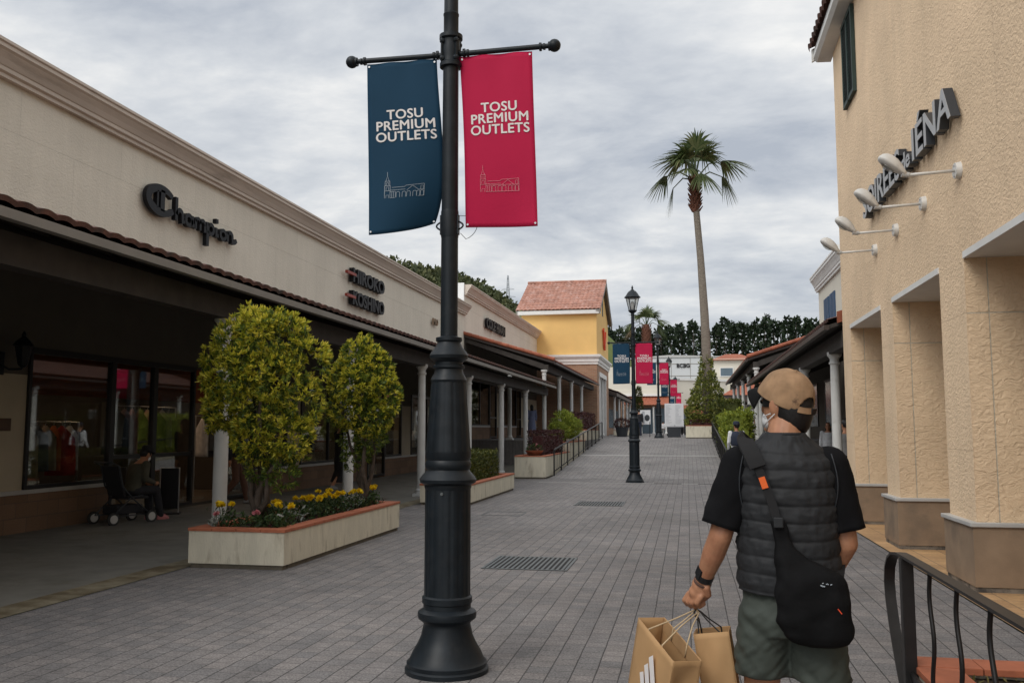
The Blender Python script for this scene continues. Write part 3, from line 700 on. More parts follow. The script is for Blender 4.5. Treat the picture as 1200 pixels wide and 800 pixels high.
# plaque and wall lantern
tag(MB().box(XW+.001, XW+.02, 11.1, 11.32, 1.48, 1.66, .004).build('wall_plaque', 'wood_dark'), 'small brown plaque on the beige wall beside the first shop window', 'plaque')
wl = thing('wall_lantern', 'black iron lantern on the shaded wall left of the first shop window', 'wall lantern', (XW, 11.15, 2.4))
MB().box(XW, XW+.03, 10.98, 11.12, 2.27, 2.60, .01).build('back_plate', 'iron', wl)
MB().tube([(XW+.02, 11.05, 2.42), (XW+.12, 11.1, 2.35), (XW+.24, 11.2, 2.36), (XW+.26, 11.2, 2.40)], .016).build('arm', 'iron', wl)
MB().lathe([(.03, 2.38), (.07, 2.42), (.12, 2.68), (.15, 2.69), (.10, 2.76), (.03, 2.82), (.035, 2.85), (.008, 2.9)], 6, (XW+.26, 11.2, 0)).build('lantern_body', 'iron', wl)

# clothes inside the first shop
rail_n = 0
def garment_mesh(w, L, dp):
    mb = MB(); n = 12
    rings = []
    for i in range(9):
        t = i/8; ww = w*(.55+.45*min(1, t*4))*(.9+.15*t) if t < .25 else w*(.9+.18*t)
        rings.append(((0, 0, -L*t), max(.02, (.05+.95*min(1, t*6))*ww), dp*(.35+.65*min(1, t*3))))
    def fold(p, c, a, ri): 
        s = 1+.10*math.sin(a*5+ri*.3); return c+Vector(((p.x-c.x)*s, (p.y-c.y)*s, 0))
    return mb.loft(rings, 20, True, fold)
def clothes_rail(y0, y1, x, z, cols, what, along):
    r = thing('clothes_rail', 'chrome clothes rail '+along, 'clothes rail', (x, (y0+y1)/2, 0))
    m1 = MB().tube([(x, y0, .03), (x, y0, z), (x, y1, z), (x, y1, .03)], .014); m1.build('frame', 'steel', r)
    for y in (y0, y1): MB().box(x-.25, x+.25, y-.02, y+.02, .02, .05).build('foot', 'steel', r)
    n = len(cols)
    for i, (mt, nm) in enumerate(cols):
        y = y0+.12+(y1-y0-.24)*(i+.5)/n
        L_ = random.uniform(.7, .95)
        g = thing('hanging_garment', '%s %s on the rail %s' % (nm, what, along), 'garment', (x, y, z))
        o = garment_mesh(.21, L_, .075); remap(o, lambda a, b, c: (a, b, c-.06)); ob = o.build('cloth', mt, None, smooth=True); ob.parent = g; ob.rotation_euler = (0, 0, random.uniform(-.5, .5))
        hk = MB().tube([(0, 0, .015), (.018, 0, .0), (.0, 0, -.03), (0, 0, -.06)], .004, 6).build('hanger', 'steel'); hk.parent = g
clothes_rail(11.75, 13.55, XW-.55, 1.62, [('cloth_slate', 'pale slate'), ('cloth_grey', 'mid grey'), ('cloth_beige', 'sand beige'), ('cloth_slate', 'blue grey'), ('cloth_beige', 'light tan'), ('cloth_orange', 'orange'), ('cloth_red', 'bright red'), ('cloth_white', 'white')], 'top', 'in the first shop window')
clothes_rail(14.95, 17.2, XW-1.0, 1.95, [('cloth_dark', 'near black'), ('cloth_mauve', 'dusty mauve'), ('cloth_pink', 'pink'), ('cloth_brown', 'brown'), ('cloth_pink', 'rose'), ('cloth_dark', 'charcoal'), ('cloth_grey', 'pale grey'), ('cloth_olive', 'olive')], 'coat', 'inside the shop doorway')
o = MB().box(XW-.30, XW-.29, 13.95, 14.45, 2.05, 2.5).build('window_poster', 'poster_red'); tag(o, 'small red sale poster hanging inside the first shop door', 'poster')
clothes_rail(18.0, 20.2, XW-1.0, 1.8, [('cloth_white', 'white'), ('cloth_grey', 'mid grey'), ('cloth_navy', 'navy'), ('cloth_beige', 'tan'), ('cloth_red', 'dark red'), ('cloth_dark', 'black')], 'jacket', 'behind the glass past the shop doorway')
def mannequin(x, y, z, rz, top, bottom, label):
    r = thing('mannequin', label, 'mannequin', (x, y, z))
    b = MB().lathe([(.16, 0), (.16, .02), (.02, .03), (.02, .75)], 16).build('stand', 'steel'); b.parent = r
    t = MB().loft([((0, 0, .72), .15, .11), ((0, 0, .9), .17, .12), ((0, 0, 1.05), .13, .10), ((0, 0, 1.25), .18, .12), ((0, 0, 1.40), .19, .09), ((0, 0, 1.45), .08, .06)], 20).build('top', top, smooth=True); t.parent = r
    s = MB().loft([((0, 0, .35), .24, .18), ((0, 0, .55), .21, .15), ((0, 0, .8), .16, .12)], 20, fn=lambda p, c, a, ri: c+(p-c)*(1+.06*math.sin(a*8))).build('skirt', bottom, smooth=True); s.parent = r
    h = MB().lathe([(.045, 1.44), (.045, 1.52), (.075, 1.56), (.09, 1.65), (.07, 1.75), (.02, 1.78)], 14).build('head', 'cloth_dark', smooth=True); h.parent = r
for i, (y, tp, bt, nm) in enumerate([(22.0, 'cloth_white', 'cloth_dark', 'white top and black skirt'), (23.6, 'cloth_teal', 'cloth_beige', 'teal top and beige skirt'), (28.4, 'cloth_beige', 'cloth_brown', 'beige top and brown skirt'), (31.4, 'cloth_grey', 'cloth_navy', 'grey top and navy skirt'), (33.2, 'cloth_white', 'cloth_olive', 'white top and olive skirt')]):
    mannequin(XW-.8, y, .02, 0, tp, bt, 'mannequin in '+nm+' in a left shop window')
mannequin(XW-.8, 41, UP, 0, 'cloth_pink', 'cloth_dark', 'mannequin in pink top and black skirt in the upper left shop window')
mannequin(XW-.8, 48, UP, 0, 'cloth_white', 'cloth_slate', 'mannequin in white top and slate skirt in the upper left shop window')

# ------------------------------------------------------------------ yellow tower
tw = thing('tower_building', 'yellow gabled tower with pink tiled roof and brick base, beyond the left shops', 'building', (-8.2, 62, UP))
X0, X1, Y0, Y1 = -10.6, -5.66, 57.5, 66.0
ym = (Y0+Y1)/2
MB().box(X0, X1-.002, Y0, Y1, 6.2, 9.2).prism([(X0, Y0, 9.2), (X0, Y1, 9.2), (X0, ym, 11.45)], (X1-.002-X0, 0, 0)).build('upper_wall', 'yellow_wall', tw)
be = MB()
for z0_, z1_, o_ in ((5.68, 5.85, .06), (5.85, 6.08, .12), (6.08, 6.16, .20), (6.16, 6.30, .26)): be.box(X0-o_, X1+o_, Y0-o_, Y1+o_, z0_, z1_)
be.build('belt_cornice', 'white_trim', tw)
br = MB().box(X0, X1, Y0, Y0+.3, UP, 5.68); br.build('brick_front', 'brick_wall_front', tw)
bs = MB().box(X1-.4, X1, Y0+.3, 58.9, UP, 5.68).box(X1-.4, X1, 63.4, Y1, UP, 5.68).box(X1-.4, X1, 58.9, 63.4, 4.95, 5.68).box(X0, X0+.3, Y0+.3, Y1, UP, 5.68).box(X0+.3, X1-.4, Y1-.3, Y1, UP, 5.68); bs.build('brick_side', 'brick_wall', tw)
fr = MB().box(X1-.3, X1+.05, 58.72, 58.92, UP, 4.95).box(X1-.3, X1+.05, 63.38, 63.58, UP, 4.95).box(X1-.3, X1+.08, 58.6, 63.7, 4.95, 5.25); fr.build('opening_frame', 'white_trim', tw)
for y in (60.4, 62.0):
    column(tw, X1-.1, y, UP, 4.95)
rf = MB(); ov = .30; zr = 11.72; ze = 9.22
tile_sheet(rf, (X0-ov, Y0-.45, ze), (X1+ov, Y0-.45, ze), (X1+ov, ym, zr), (X0-ov, ym, zr), .26, .05, .42, 6)
tile_sheet(rf, (X1+ov, Y1+.45, ze), (X0-ov, Y1+.45, ze), (X0-ov, ym, zr), (X1+ov, ym, zr), .26, .05, .42, 6)
rr = rf.build('roof', 'roof_tile_pink', tw, auto=50)
MB().cyl((X0-ov, ym, zr+.05), (X1+ov, ym, zr+.05), .12, n=12).build('ridge_tiles', 'roof_tile_pink', rr)
gb = MB().box(X0-ov+.02, X1+ov-.02, Y0-.40, Y0+.0, 8.93, 9.17)
gb.build('eave_fascia', 'white_trim', tw)
for s in (1, -1):
    ye = Y0-.45 if s > 0 else Y1+.45
    for xx in (X1+ov-.10, X0-ov+.02):
        vg = MB(); vg.prism([(xx, ye, ze-.30), (xx, ye, ze-.03), (xx, ym, zr-.03), (xx, ym, zr-.32)], (.08, 0, 0)); vg.build('gable_trim', 'fascia_grey', tw)
    MB().prism([(X1+.01, ye, ze-.10), (X1+.01, ym, zr-.10), (X1+.01, ym, zr-.14), (X1+.01, ye, ze-.14)], (ov-.13, 0, 0)).build('gable_soffit', 'fascia_grey', tw)
MB().box(X1-.05, X1+.02, ym-.3, ym+.3, 9.3, 10.6).build('slot_window', 'shutter_green', tw)
mb = MB(); stroke(mb, [(0, 1.3), (.75, 0)], [.34, .30], .12); stroke(mb, [(.75, 0), (1.0, .35), (1.55, 1.25)], [.30, .22, .10], .12)
remap(mb, lambda a, b, c: (X1+.04+c, 61.3+a, 7.05+b)); tag(mb.build('wall_emblem', 'logo_red'), 'red tick shaped emblem on the yellow tower gable', 'sign')

# ------------------------------------------------------------------ right building
XR = 2.62
rb = thing('tan_building', 'tall tan stucco building with square openings and brown plinths on the right', 'building', (XR+4, 8, 0))
YE = 15.95
ZL = 3.16
MB().box(XR, XR+.35, -6, YE, ZL, 8.12).build('upper_wall', 'stucco_tan', rb)
MB().box(XR+.35, XR+9, YE-.35, YE, 0, 8.12).build('end_wall', 'stucco_tan_reveal', rb)
DP = 1.6
P0 = [(15.22, YE), (12.18, 12.90), (9.12, 9.98), (6.02, 6.86), (2.9, 3.75), (-.2, .65)]
for a, b in P0:
    pl_ = MB().box(XR+.004, XR+DP, a, b-.004, .64, ZL).build('pillar', 'stucco_tan_reveal', rb)
    MB().box(XR, XR+.003, a+.002, b, .645, ZL).build('pillar_face', 'stucco_tan', pl_)
    MB().box(XR-.05, XR+DP, a-.05, b+.05, .06, .605).build('plinth', 'plinth_brown', pl_)
    MB().box(XR-.04, XR+DP, a-.04, b+.04, .01, .06).build('plinth_foot', 'plinth_foot', pl_)
    MB().box(XR-.075, XR+DP, a-.075, b+.075, .605, .645, .008).build('plinth_trim', 'grey_trim', pl_)
for i in range(len(P0)-1):
    y0_, y1_ = P0[i+1][1], P0[i][0]
    tr = MB().box(XR-.012, XR+.03, y0_, y1_, ZL-.035, ZL+.03); tr.box(XR+.03, XR+DP+2.2, y0_+.001, y1_-.001, ZL-.03, ZL-.0); tr.build('opening_lintel', 'white_trim', rb)
MB().box(XR+.36, XR+4.4, -6, YE-.36, ZL+.002, ZL+.1).build('arcade_ceiling', 'grey_trim', rb)
MB().box(XR+4.2, XR+4.4, -6, YE-.36, 0, ZL).build('shop_wall', 'shop_wall_beige', rb)
# eave along the wall top
ev = MB().prism([(XR-.28, -6, 8.12), (XR-.22, -6, 8.06), (XR+.02, -6, 8.05), (XR+.02, -6, 8.42), (XR-.26, -6, 8.30)], (0, YE+.36+6, 0)); ev.build('eave', 'white_trim', rb)
rt = MB(); tile_sheet(rt, (XR-.34, -6, 8.32), (XR-.34, YE+.42, 8.32), (XR+4.5, YE+.42, 10.6), (XR+4.5, -6, 10.6), .24, .05, .36, 8, .07); rt.build('tile_roof', 'roof_tile_dark', rb, auto=50)
MB().prism([(XR-.30, YE+.36, 8.08), (XR-.30, YE+.36, 8.31), (XR+4.5, YE+.36, 10.55), (XR+4.5, YE+.36, 10.25)], (0, .06, 0)).build('bargeboard', 'white_trim', rb)
MB().box(XR+.35, XR+9, YE-.3, YE, 8.12, 8.2).build('gable_base', 'stucco_tan_reveal', rb)
sh = MB(); ya, yb, za, zb2 = 13.93, 14.80, 6.62, 8.0
for y in (ya, (ya+yb)/2-.02, yb-.05): sh.box(XR-.06, XR-.005, y, y+.05, za, zb2)
for z in (za, zb2-.06): sh.box(XR-.06, XR-.005, ya+.05, yb-.05, z, z+.06)
for i in range(24):
    z = za+.09+i*(zb2-za-.16)/24; sh.prism([(XR-.052, ya+.05, z), (XR-.012, ya+.05, z+.03), (XR-.012, ya+.05, z+.04), (XR-.052, ya+.05, z+.01)], (0, yb-ya-.1, 0))
sh.build('shutter', 'shutter_green', rb)
# raised letter sign on the tan wall
sg = thing('shop_sign', 'deep grey letters reading SOIREES de IENA above the arches of the tan building', 'sign', (XR, 11, 4.5))
def rsign(tm, y, z): return remap(tm, lambda a, b, c: (XR-.005-c, y-a, z+b))
side_ = MB(); face_ = MB()
for word, y, size, wd in (('SOIRÉES', 13.25, .50, 2.25), ('de', 10.92, .30, .40), ('IÉNA', 10.40, .50, 1.48)):
    for ex, tgt in ((.045, side_), (.002, face_)):
        tm = text_mb(word, size, ex, .006); x0_ = min(p[0] for p in tm.v); k = wd/(max(p[0] for p in tm.v)-x0_)
        remap(tm, lambda a, b, c: ((a-x0_)*k, b, c+(.060 if tgt is side_ else .1075))); rsign(tm, y, 4.47); tgt.add(tm.v, tm.f)
side_.build('letters', 'sign_slate', sg); face_.build('letter_faces', 'sign_face', sg)
# arm lamps
def arm_lamp(y, label):
    r = thing('arm_lamp', label, 'wall lamp', (XR, y, 3.98), 'arm lamps on the tan wall')
    MB().cyl((0, 0, 0), (-.05, 0, 0), .085, .075, 20).build('wall_plate', 'lamp_shell', r, auto=40, world=False)
    MB().tube([(-.05, 0, 0), (-.3, 0, -.012), (-.52, 0, -.022)], .016, 10).build('arm', 'lamp_shell', r, smooth=True, world=False)
    rot = Euler((0, R(38), 0)).to_matrix()
    sh = MB(); n = 24
    prof = [(-.01, .026), (.03, .040), (.08, .066), (.14, .082), (.20, .086), (.25, .076), (.285, .05), (.30, .015)]
    for d_, rr_ in prof:
        for i in range(n):
            a = 2*math.pi*i/n; zz = math.sin(a)*rr_; zz = zz*1.05 if zz > 0 else zz*.45
            p = rot @ Vector((-d_, math.cos(a)*rr_, zz)); sh.v.append((p.x-.50, p.y, p.z-.012))
    for j in range(len(prof)-1): sh.f += [(j*n+i, j*n+(i+1) % n, (j+1)*n+(i+1) % n, (j+1)*n+i) for i in range(n)]
    sh.f += [tuple(range(n-1, -1, -1)), tuple(range((len(prof)-1)*n, len(prof)*n))]
    hd = sh.build('head', 'lamp_shell', r, smooth=True, world=False)
    gl = MB(); 
    for k_, rr_ in enumerate((.02, .055, .066, .055, .02)):
        for i in range(12):
            a = 2*math.pi*i/12; p = rot @ Vector((-.10-.035*k_, math.cos(a)*rr_, -.036-.012*math.sin(math.pi*k_/4)+.004*math.sin(a))); gl.v.append((p.x-.50, p.y, p.z-.012))
    for j in range(4): gl.f += [(j*12+i, j*12+(i+1) % 12, (j+1)*12+(i+1) % 12, (j+1)*12+i) for i in range(12)]
    gl.build('lens', 'lantern_glass', hd, smooth=True, world=False)
    MB().cyl((-.46, 0, -.02), (-.53, 0, -.008), .026, .030, 12).build('joint', 'grey_trim', r, smooth=False, world=False)
    for q in (-1, 1): MB().cyl((-.048, 0, q*.05), (-.06, 0, q*.05), .010, n=8).build('bolt', 'grey_trim', r, world=False)
    return r
al = arm_lamp(9.10, 'arm lamp nearest the camera on the tan wall, its shell largest')
for y, lb in ((10.40, 'second arm lamp on the tan wall, shell overlapping the last letters of the first word'), (11.74, 'third arm lamp on the tan wall, below the start of the letter sign'), (13.02, 'farthest arm lamp on the tan wall, its shell nearest the sky')):
    dup(al, (XR, y, 3.98), lb)

# ------------------------------------------------------------------ right arcade beyond
rc = thing('shop_building', 'low shop building with dark shopfronts behind the right canopy', 'building', (7, 28, 0))
arx = 6.3
spR = [(16.0, 17.5, 'wall'), (17.5, 21.5, 'window'), (21.5, 23.0, 'door'), (23.0, 24.2, 'wall'), (24.2, 28.4, 'window'), (28.4, 29.8, 'door'), (29.8, 31.5, 'wall'), (31.5, 35.5, 'window'), (35.5, 38, 'wall')]
wallR = MB(); bandR = MB(); brR = MB()
for a, b, k in spR:
    if k == 'wall': MB().box(arx, arx+.25, a, b, .62, 2.72).build('wall_panel', 'shop_wall_beige', rc)
    if k != 'door': MB().box(arx-.02, arx+.25, a, b, 0, .62).build('brick_base', 'wainscot_brick', rc)
    if k in ('window', 'door'):
        zb = .62 if k == 'window' else .05; w = .06
        f = MB().box(arx-.04, arx+.05, a, a+w, zb, 2.72).box(arx-.04, arx+.05, b-w, b, zb, 2.72).box(arx-.04, arx+.05, a+w, b-w, 2.63, 2.72).box(arx-.04, arx+.05, a+w, b-w, zb, zb+w)
        fo = f.build('window' if k == 'window' else 'door', 'black_frame', rc)
        MB().box(arx+.004, arx+.012, a+w, b-w, zb+w, 2.63).build('pane', 'shop_glass', fo)
bandR.box(arx, arx+.25, 16, 38, 2.72, 4.6)
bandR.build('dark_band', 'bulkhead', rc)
interior(rc, 16.2, 37.8, 0, x=arx, side=1)
MB().box(arx, arx+.3, 16, 26.4, 4.6, 6.2).build('parapet_wall', 'stucco_pale', rc)
ub = thing('upper_block', 'cream upper storey with moulded cornice and blue shutters showing above the right canopy', 'building', (5, 32, 4))
MB().box(4.9, 12, 28.6, 34.8, 4.6, 7.0).build('wall', 'far_cream', ub)
cornice(MB(), 4.9, 28.5, 34.9, 6.6, 7.15, -1, .3).build('cornice', 'white_trim', ub)
MB().box(4.9, 12, 28.5, 28.6, 4.6, 7.17).build('end_face', 'white_paint', ub)
for y in (31.0, 32.3):
    f = MB().box(4.86, 4.9, y, y+.5, 5.15, 6.1).box(4.86, 4.9, y+.58, y+1.08, 5.15, 6.1); f.build('shutter', 'shutter_blue', ub)
mb = MB().box(4.95, 12, 22, 28.4, 4.6, 5.5); lo = thing('upper_block', 'lower cream parapet block in front of the blue shuttered storey', 'building', (6, 25, 4)); mb.build('wall', 'far_cream', lo)
cornice(MB(), 4.95, 22, 28.4, 5.35, 5.8, -1, .3).build('cornice', 'white_trim', lo)
awning('shop_canopy', 'dark tiled canopy on pale columns along the right shopfronts, beyond the tan building', 1, 16.4, 38, 3.40, 2.45, arx, 4.62, 'roof_tile_dark', None, [18.1+4.47*i for i in range(5)], 2.98, 2.80)
MB().prism([(2.6, 16.34, 3.35), (arx, 16.34, 4.55), (arx, 16.34, 4.75), (2.6, 16.34, 3.55)], (0, .05, 0)).build('end_board', 'roof_tile_red', bpy.data.objects['shop_canopy.002'])
awning('shop_canopy', 'raised canopy with an orange red tiled end edge, beyond the long right canopy', 1, 38, 58, 4.44, 2.45, arx, 5.66, 'roof_tile_red', 'roof_tile_red', [37.9+4.55*i for i in range(5)], 4.02, 2.80, UP)
rd = thing('shop_building', 'farther shop building behind the raised right canopy', 'building', (7, 48, UP))
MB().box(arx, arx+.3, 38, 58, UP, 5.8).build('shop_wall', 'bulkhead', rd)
for y in (40, 46, 52):
    f = MB().box(arx-.05, arx, y, y+.08, UP+.6, UP+2.7).box(arx-.05, arx, y+3.5, y+3.58, UP+.6, UP+2.7).box(arx-.05, arx, y+.08, y+3.5, UP+2.6, UP+2.7).build('window', 'black_frame', rd)
    MB().box(arx-.03, arx-.02, y+.08, y+3.5, UP+.6, UP+2.6).build('pane', 'far_window', f)
for i, (y, tp, bt, nm) in enumerate([(19.0, 'cloth_red', 'cloth_dark', 'red top and black skirt'), (20.4, 'cloth_white', 'cloth_slate', 'white top and slate skirt'), (26.0, 'cloth_grey', 'cloth_brown', 'grey top and brown skirt')]):
    mannequin(arx+.8, y, .02, 0, tp, bt, 'mannequin in '+nm+' in a right shop window')

# ------------------------------------------------------------------ lamp posts with banners
LP = [(.262, 0), (.262, .025), (.25, .035), (.252, .06), (.235, .075), (.215, .12), (.185, .17), (.162, .22), (.150, .275), (.147, .29), (.150, .30), (.182, .325), (.186, .345), (.182, .365), (.150, .385), (.150, .415), (.158, .42), (.158, .455), (.146, .465)]
LP2 = [(.146, .465), (.145, 1.12)]
LP3 = [(.145, 1.12), (.15, 1.135), (.15, 1.15), (.178, 1.165), (.182, 1.185), (.165, 1.21), (.142, 1.235), (.136, 1.245), (.146, 1.26), (.148, 1.285), (.138, 1.305), (.146, 1.325), (.147, 1.36)]
LP4 = [(.144, 1.36), (.112, 1.80)]
LP5 = [(.112, 1.80), (.118, 1.815), (.110, 1.835), (.095, 1.86), (.090, 1.885), (.103, 1.895), (.103, 1.91), (.09, 1.915), (.09, 1.93), (.122, 1.955), (.126, 1.975), (.115, 1.995), (.088, 2.03), (.075, 2.06), (.085, 2.07), (.085, 2.09), (.056, 2.10), (.056, 2.6), (.052, 3.9), (.074, 3.905), (.074, 3.93), (.062, 3.94), (.060, 3.98), (.066, 4.02), (.060, 4.06), (.062, 4.09), (.078, 4.10), (.078, 4.125), (.050, 4.13), (.050, 4.26), (.053, 4.265), (.053, 4.275), (.048, 4.28), (.046, 4.80), (.055, 4.81), (.055, 4.83), (.035, 4.85)]
def expand(pr, k):
    o = []
    for (r0, z0), (r1, z1) in zip(pr[:-1], pr[1:]):
        for i in range(k): o.append((r0+(r1-r0)*i/k, z0+(z1-z0)*i/k))
    return o+[pr[-1]]
def flute(z, a): return 1-.028*max(0, math.cos(a*16))**2
def flute2(z, a): return 1-.028*max(0, math.cos(a*12))**2
def make_lamp():
    r = thing('street_lamp', 'tall black cast iron lamp post in the foreground carrying the largest pair of banners', 'street lamp', (0, 0, 0), 'lamp posts with banners along the street')
    MB().lathe(LP, 48).build('base', 'iron', r, auto=38); MB().lathe(LP3, 48).build('middle_collar', 'iron', r, auto=38)
    p = MB().lathe(LP2, 96, flute=flute); p.lathe(LP4, 96, flute=flute2); p.build('fluted_shaft', 'iron', r, auto=50)
    MB().lathe(LP5, 32).build('pole', 'iron', r, auto=38)
    lug = MB()
    for q in range(4):
        a = math.pi/4+math.pi/2*q; c, s_ = math.cos(a), math.sin(a)
        lug.obox((c*.064, s_*.064, 4.017), (c*.012, s_*.012, 0), (-s_*.007, c*.007, 0), (0, 0, .085))
        lug.ball((c*.066, s_*.066, 3.955), .02, 8, 6); lug.ball((c*.066, s_*.066, 4.075), .02, 8, 6)
    lug.build('collar_ribs', 'iron', r)
    MB().cyl((0, -.142, 1.10), (0, -.152, 1.10), .010, n=8).build('bolt', 'galvanised', r)
    for s in (-1, 1):
        a = MB().tube([(s*.06, 0, 3.995), (s*.62, 0, 4.0)], .018, 12)
        for x, rr in ((.085, .03), (.11, .024), (.60, .028), (.625, .022), (.66, .03)): a.cyl((s*x, 0, 3.998), (s*(x+.014), 0, 3.998), rr, n=14)
        a.cyl((s*.62, 0, 4), (s*.68, 0, 4), .016, n=10); a.ball((s*.70, 0, 4.0), .042, 16, 10)
        a.build('banner_arm', 'iron', r, auto=40)
        lp = MB()
        lp.tube([(s*(.055+.035*math.sin(math.pi*i/10)), 0, 2.80+.06*i/10) for i in range(11)], .006, 8); lp.box(*sorted((s*.05, s*.062)), -.02, .02, 2.77, 2.9)
        lp.build('tie_loop', 'iron', r)
    MB().lathe([(.0565, 2.75), (.058, 2.76), (.058, 2.92), (.0565, 2.93)], 24).build('strap_band', 'iron', r, auto=40)
    c = MB().lathe([(.02, 4.83), (.10, 4.89), (.13, 4.93), (.12, 4.95)], 6); c.build('lantern_cup', 'iron', r)
    fr = MB()
    for i in range(6):
        a = math.pi/3*i; fr.tube([(.105*math.cos(a), .105*math.sin(a), 4.94), (.19*math.cos(a), .19*math.sin(a), 5.30)], .009, 6)
    fr.lathe([(.19, 5.29), (.205, 5.295), (.205, 5.31), (.19, 5.315)], 6); fr.build('lantern_frame', 'iron', r)
    MB().lathe([(.10, 4.945), (.182, 5.295)], 6).build('lantern_glass', 'lantern_glass', r)
    MB().lathe([(.03, 4.95), (.05, 5.0), (.05, 5.16), (.02, 5.2)], 10).build('lantern_bulb', 'white_paint', r)
    MB().lathe([(.24, 5.31), (.235, 5.325), (.19, 5.37), (.15, 5.44), (.10, 5.50), (.06, 5.515), (.055, 5.535), (.03, 5.55), (.022, 5.58), (.035, 5.60), (.022, 5.625), (.006, 5.67)], 24).build('lantern_cap', 'iron', r, auto=40)
    return r
def church(mb):
    """line drawing of a clock tower and a long arcaded hall, .26 m wide"""
    w = .0022; L = lambda *p: stroke(mb, list(p), w, .001)
    L((.0, .0), (.0, .085)); L((.038, 0), (.038, .085)); L((0, .085), (.038, .085)); L((0, .05), (.038, .05)); L((.003, .085), (.003, .115)); L((.035, .085), (.035, .115)); L((.003, .115), (.035, .115))
    L((.007, .115), (.019, .150), (.031, .115)); L((.019, .150), (.019, .178)); L((.012, .09), (.012, .105), (.026, .105), (.026, .09)); L((.010, .0), (.010, .02), (.028, .02), (.028, 0))
    L((.010, .055), (.010, .075), (.028, .075), (.028, .055))
    L((.038, .0), (.262, .0)); L((.038, .052), (.14, .052)); L((.05, .070), (.135, .070), (.145, .078), (.262, .083)); L((.262, .0), (.262, .083)); L((.038, .042), (.262, .045))
    for x in (.05, .062, .075): L((x, 0), (x, .04))
    for x in (.08, .12, .15, .19, .215, .235): L((x, .0), (x, .03)); stroke(mb, arc(x+.012, .03, .012, .008, 180, 0, 6), w, .001); L((x+.024, 0), (x+.024, .03))
    L((.15, .045), (.188, .075), (.225, .045)); L((.24, .045), (.24, .07), (.256, .07), (.256, .045))
    return mb
def banner(name, label, cmat, pmat, x0, kind, lx, ly, lz, amp=1.0):
    w, h = .49, 1.17
    def bend(x, z, off=0.0):
        u = x/w; v = min(1.05, max(0, -z/h))
        if kind == 'navy':
            dx = .026*math.sin(math.pi*v**1.3)*u-.075*v**5*u+.030*v; dz = .085*v**4*u*u-.012*v*(1-u); dy = .14*v*v*u+.018*math.sin(5*u+3*v)*v
        else:
            dx = .012*math.sin(math.pi*v)*(1-u)+.034*v; dz = .022*v**4*(1-u); dy = .07*v*v*(1-u)+.016*math.sin(4*u+4*v+1)*v
        dx *= amp; dz *= amp; dy *= amp
        return (x0+x+dx, dy-off+.006*math.sin(14*u)*math.exp(-6*v), 3.975+z+dz)
    r = thing(name, label, 'banner', (lx, ly, lz), cmat.replace('banner_', '')+' banners on the lamp posts')
    mb = MB(); nx, nz = 16, 36; vs = [bend(w*i/nx, -h*j/nz) for j in range(nz+1) for i in range(nx+1)]; n0 = len(vs)
    fs = [(j*(nx+1)+i, j*(nx+1)+i+1, (j+1)*(nx+1)+i+1, (j+1)*(nx+1)+i) for j in range(nz) for i in range(nx)]
    mb.add(vs, fs); vs2 = [(x, y+.0025, z) for x, y, z in vs]; mb.add(vs2, [f[::-1] for f in fs])
    ring = [i for i in range(nx+1)]+[j*(nx+1)+nx for j in range(1, nz+1)]+[nz*(nx+1)+i for i in range(nx-1, -1, -1)]+[j*(nx+1) for j in range(nz-1, 0, -1)]
    mb.f += [(ring[i], ring[(i+1) % len(ring)], ring[(i+1) % len(ring)]+n0, ring[i]+n0) for i in range(len(ring))]
    o = mb.build('cloth', cmat, r, smooth=True, world=False)
    tx = MB()
    for word, zz in (('TOSU', -.392), ('PREMIUM', -.467), ('OUTLETS', -.543)):
        t = text_mb(word, .090, 0, 0, 'CENTER', 1.06)
        for q, (sh_, sv_) in enumerate(((-.0024, 0), (.0024, 0), (0, .0018), (0, -.0018))): tx.add([bend(a*1.04+w*.52+sh_, b+zz+sv_, .0032+.0004*q) for a, b, c in t.v], t.f)
    tx.build('lettering', 'print_white', r, world=False)
    ch = church(MB()); ch.v = [bend(a+.11, b-.93, .003+c) for a, b, c in ch.v]; ch.build('drawing', pmat, r, world=False)
    for x, z in ((.015, -.02), (w-.015, -.02), (.015, -h+.02), (w-.015, -h+.02)):
        c = Vector(bend(x, z, .002)); MB().cyl(c, c+Vector((0, -.003, 0)), .007, n=10).build('eyelet', 'steel', r, world=False)
    return r
LAMPS = [(-1.51, 5.6, 0), (-1.51, 26.0, 0), (-1.50, 48.3, UP), (-1.24, 65, UP), (-1.12, 89, UP)]
lamp = make_lamp(); lamp.location = LAMPS[0]
nb = banner('banner', 'navy TOSU PREMIUM OUTLETS banner on the foreground lamp post, largest navy banner', 'banner_navy', 'print_blue', -.59, 'navy', *LAMPS[0])
rbn = banner('banner', 'crimson TOSU PREMIUM OUTLETS banner on the foreground lamp post, largest crimson banner', 'banner_red', 'print_pink', .06, 'red', *LAMPS[0])
where = ['', 'second lamp post, standing where the ramp begins', 'third lamp post, at the top of the ramp', 'fourth lamp post, just beyond the map board', 'fifth and farthest lamp post in the street']
for i in range(1, 5):
    dup(lamp, LAMPS[i], 'black lamp post with lantern, the '+where[i])
    if i == 1: nb = banner('banner', 'navy lettered banner on the '+where[i], 'banner_navy', 'print_blue', -.59, 'navy', *LAMPS[i], .12); rbn = banner('banner', 'crimson lettered banner on the '+where[i], 'banner_red', 'print_pink', .06, 'red', *LAMPS[i], .15)
    else: dup(nb, LAMPS[i], 'navy lettered banner on the '+where[i]); dup(rbn, LAMPS[i], 'crimson lettered banner on the '+where[i])
mb = MB().tube([(-1.45, 5.62, 2.90), (-1.40, 5.66, 2.905), (-1.34, 5.67, 2.885)], .0022, 5); mb.tube([(-1.34, 5.67, 2.86)]+[(-1.45+.115*math.cos(R(a)), 5.66, 2.86+.115*math.sin(R(a))) for a in range(0, -75, -12)]+[(-1.445, 5.63, 2.785)], .0022, 5)
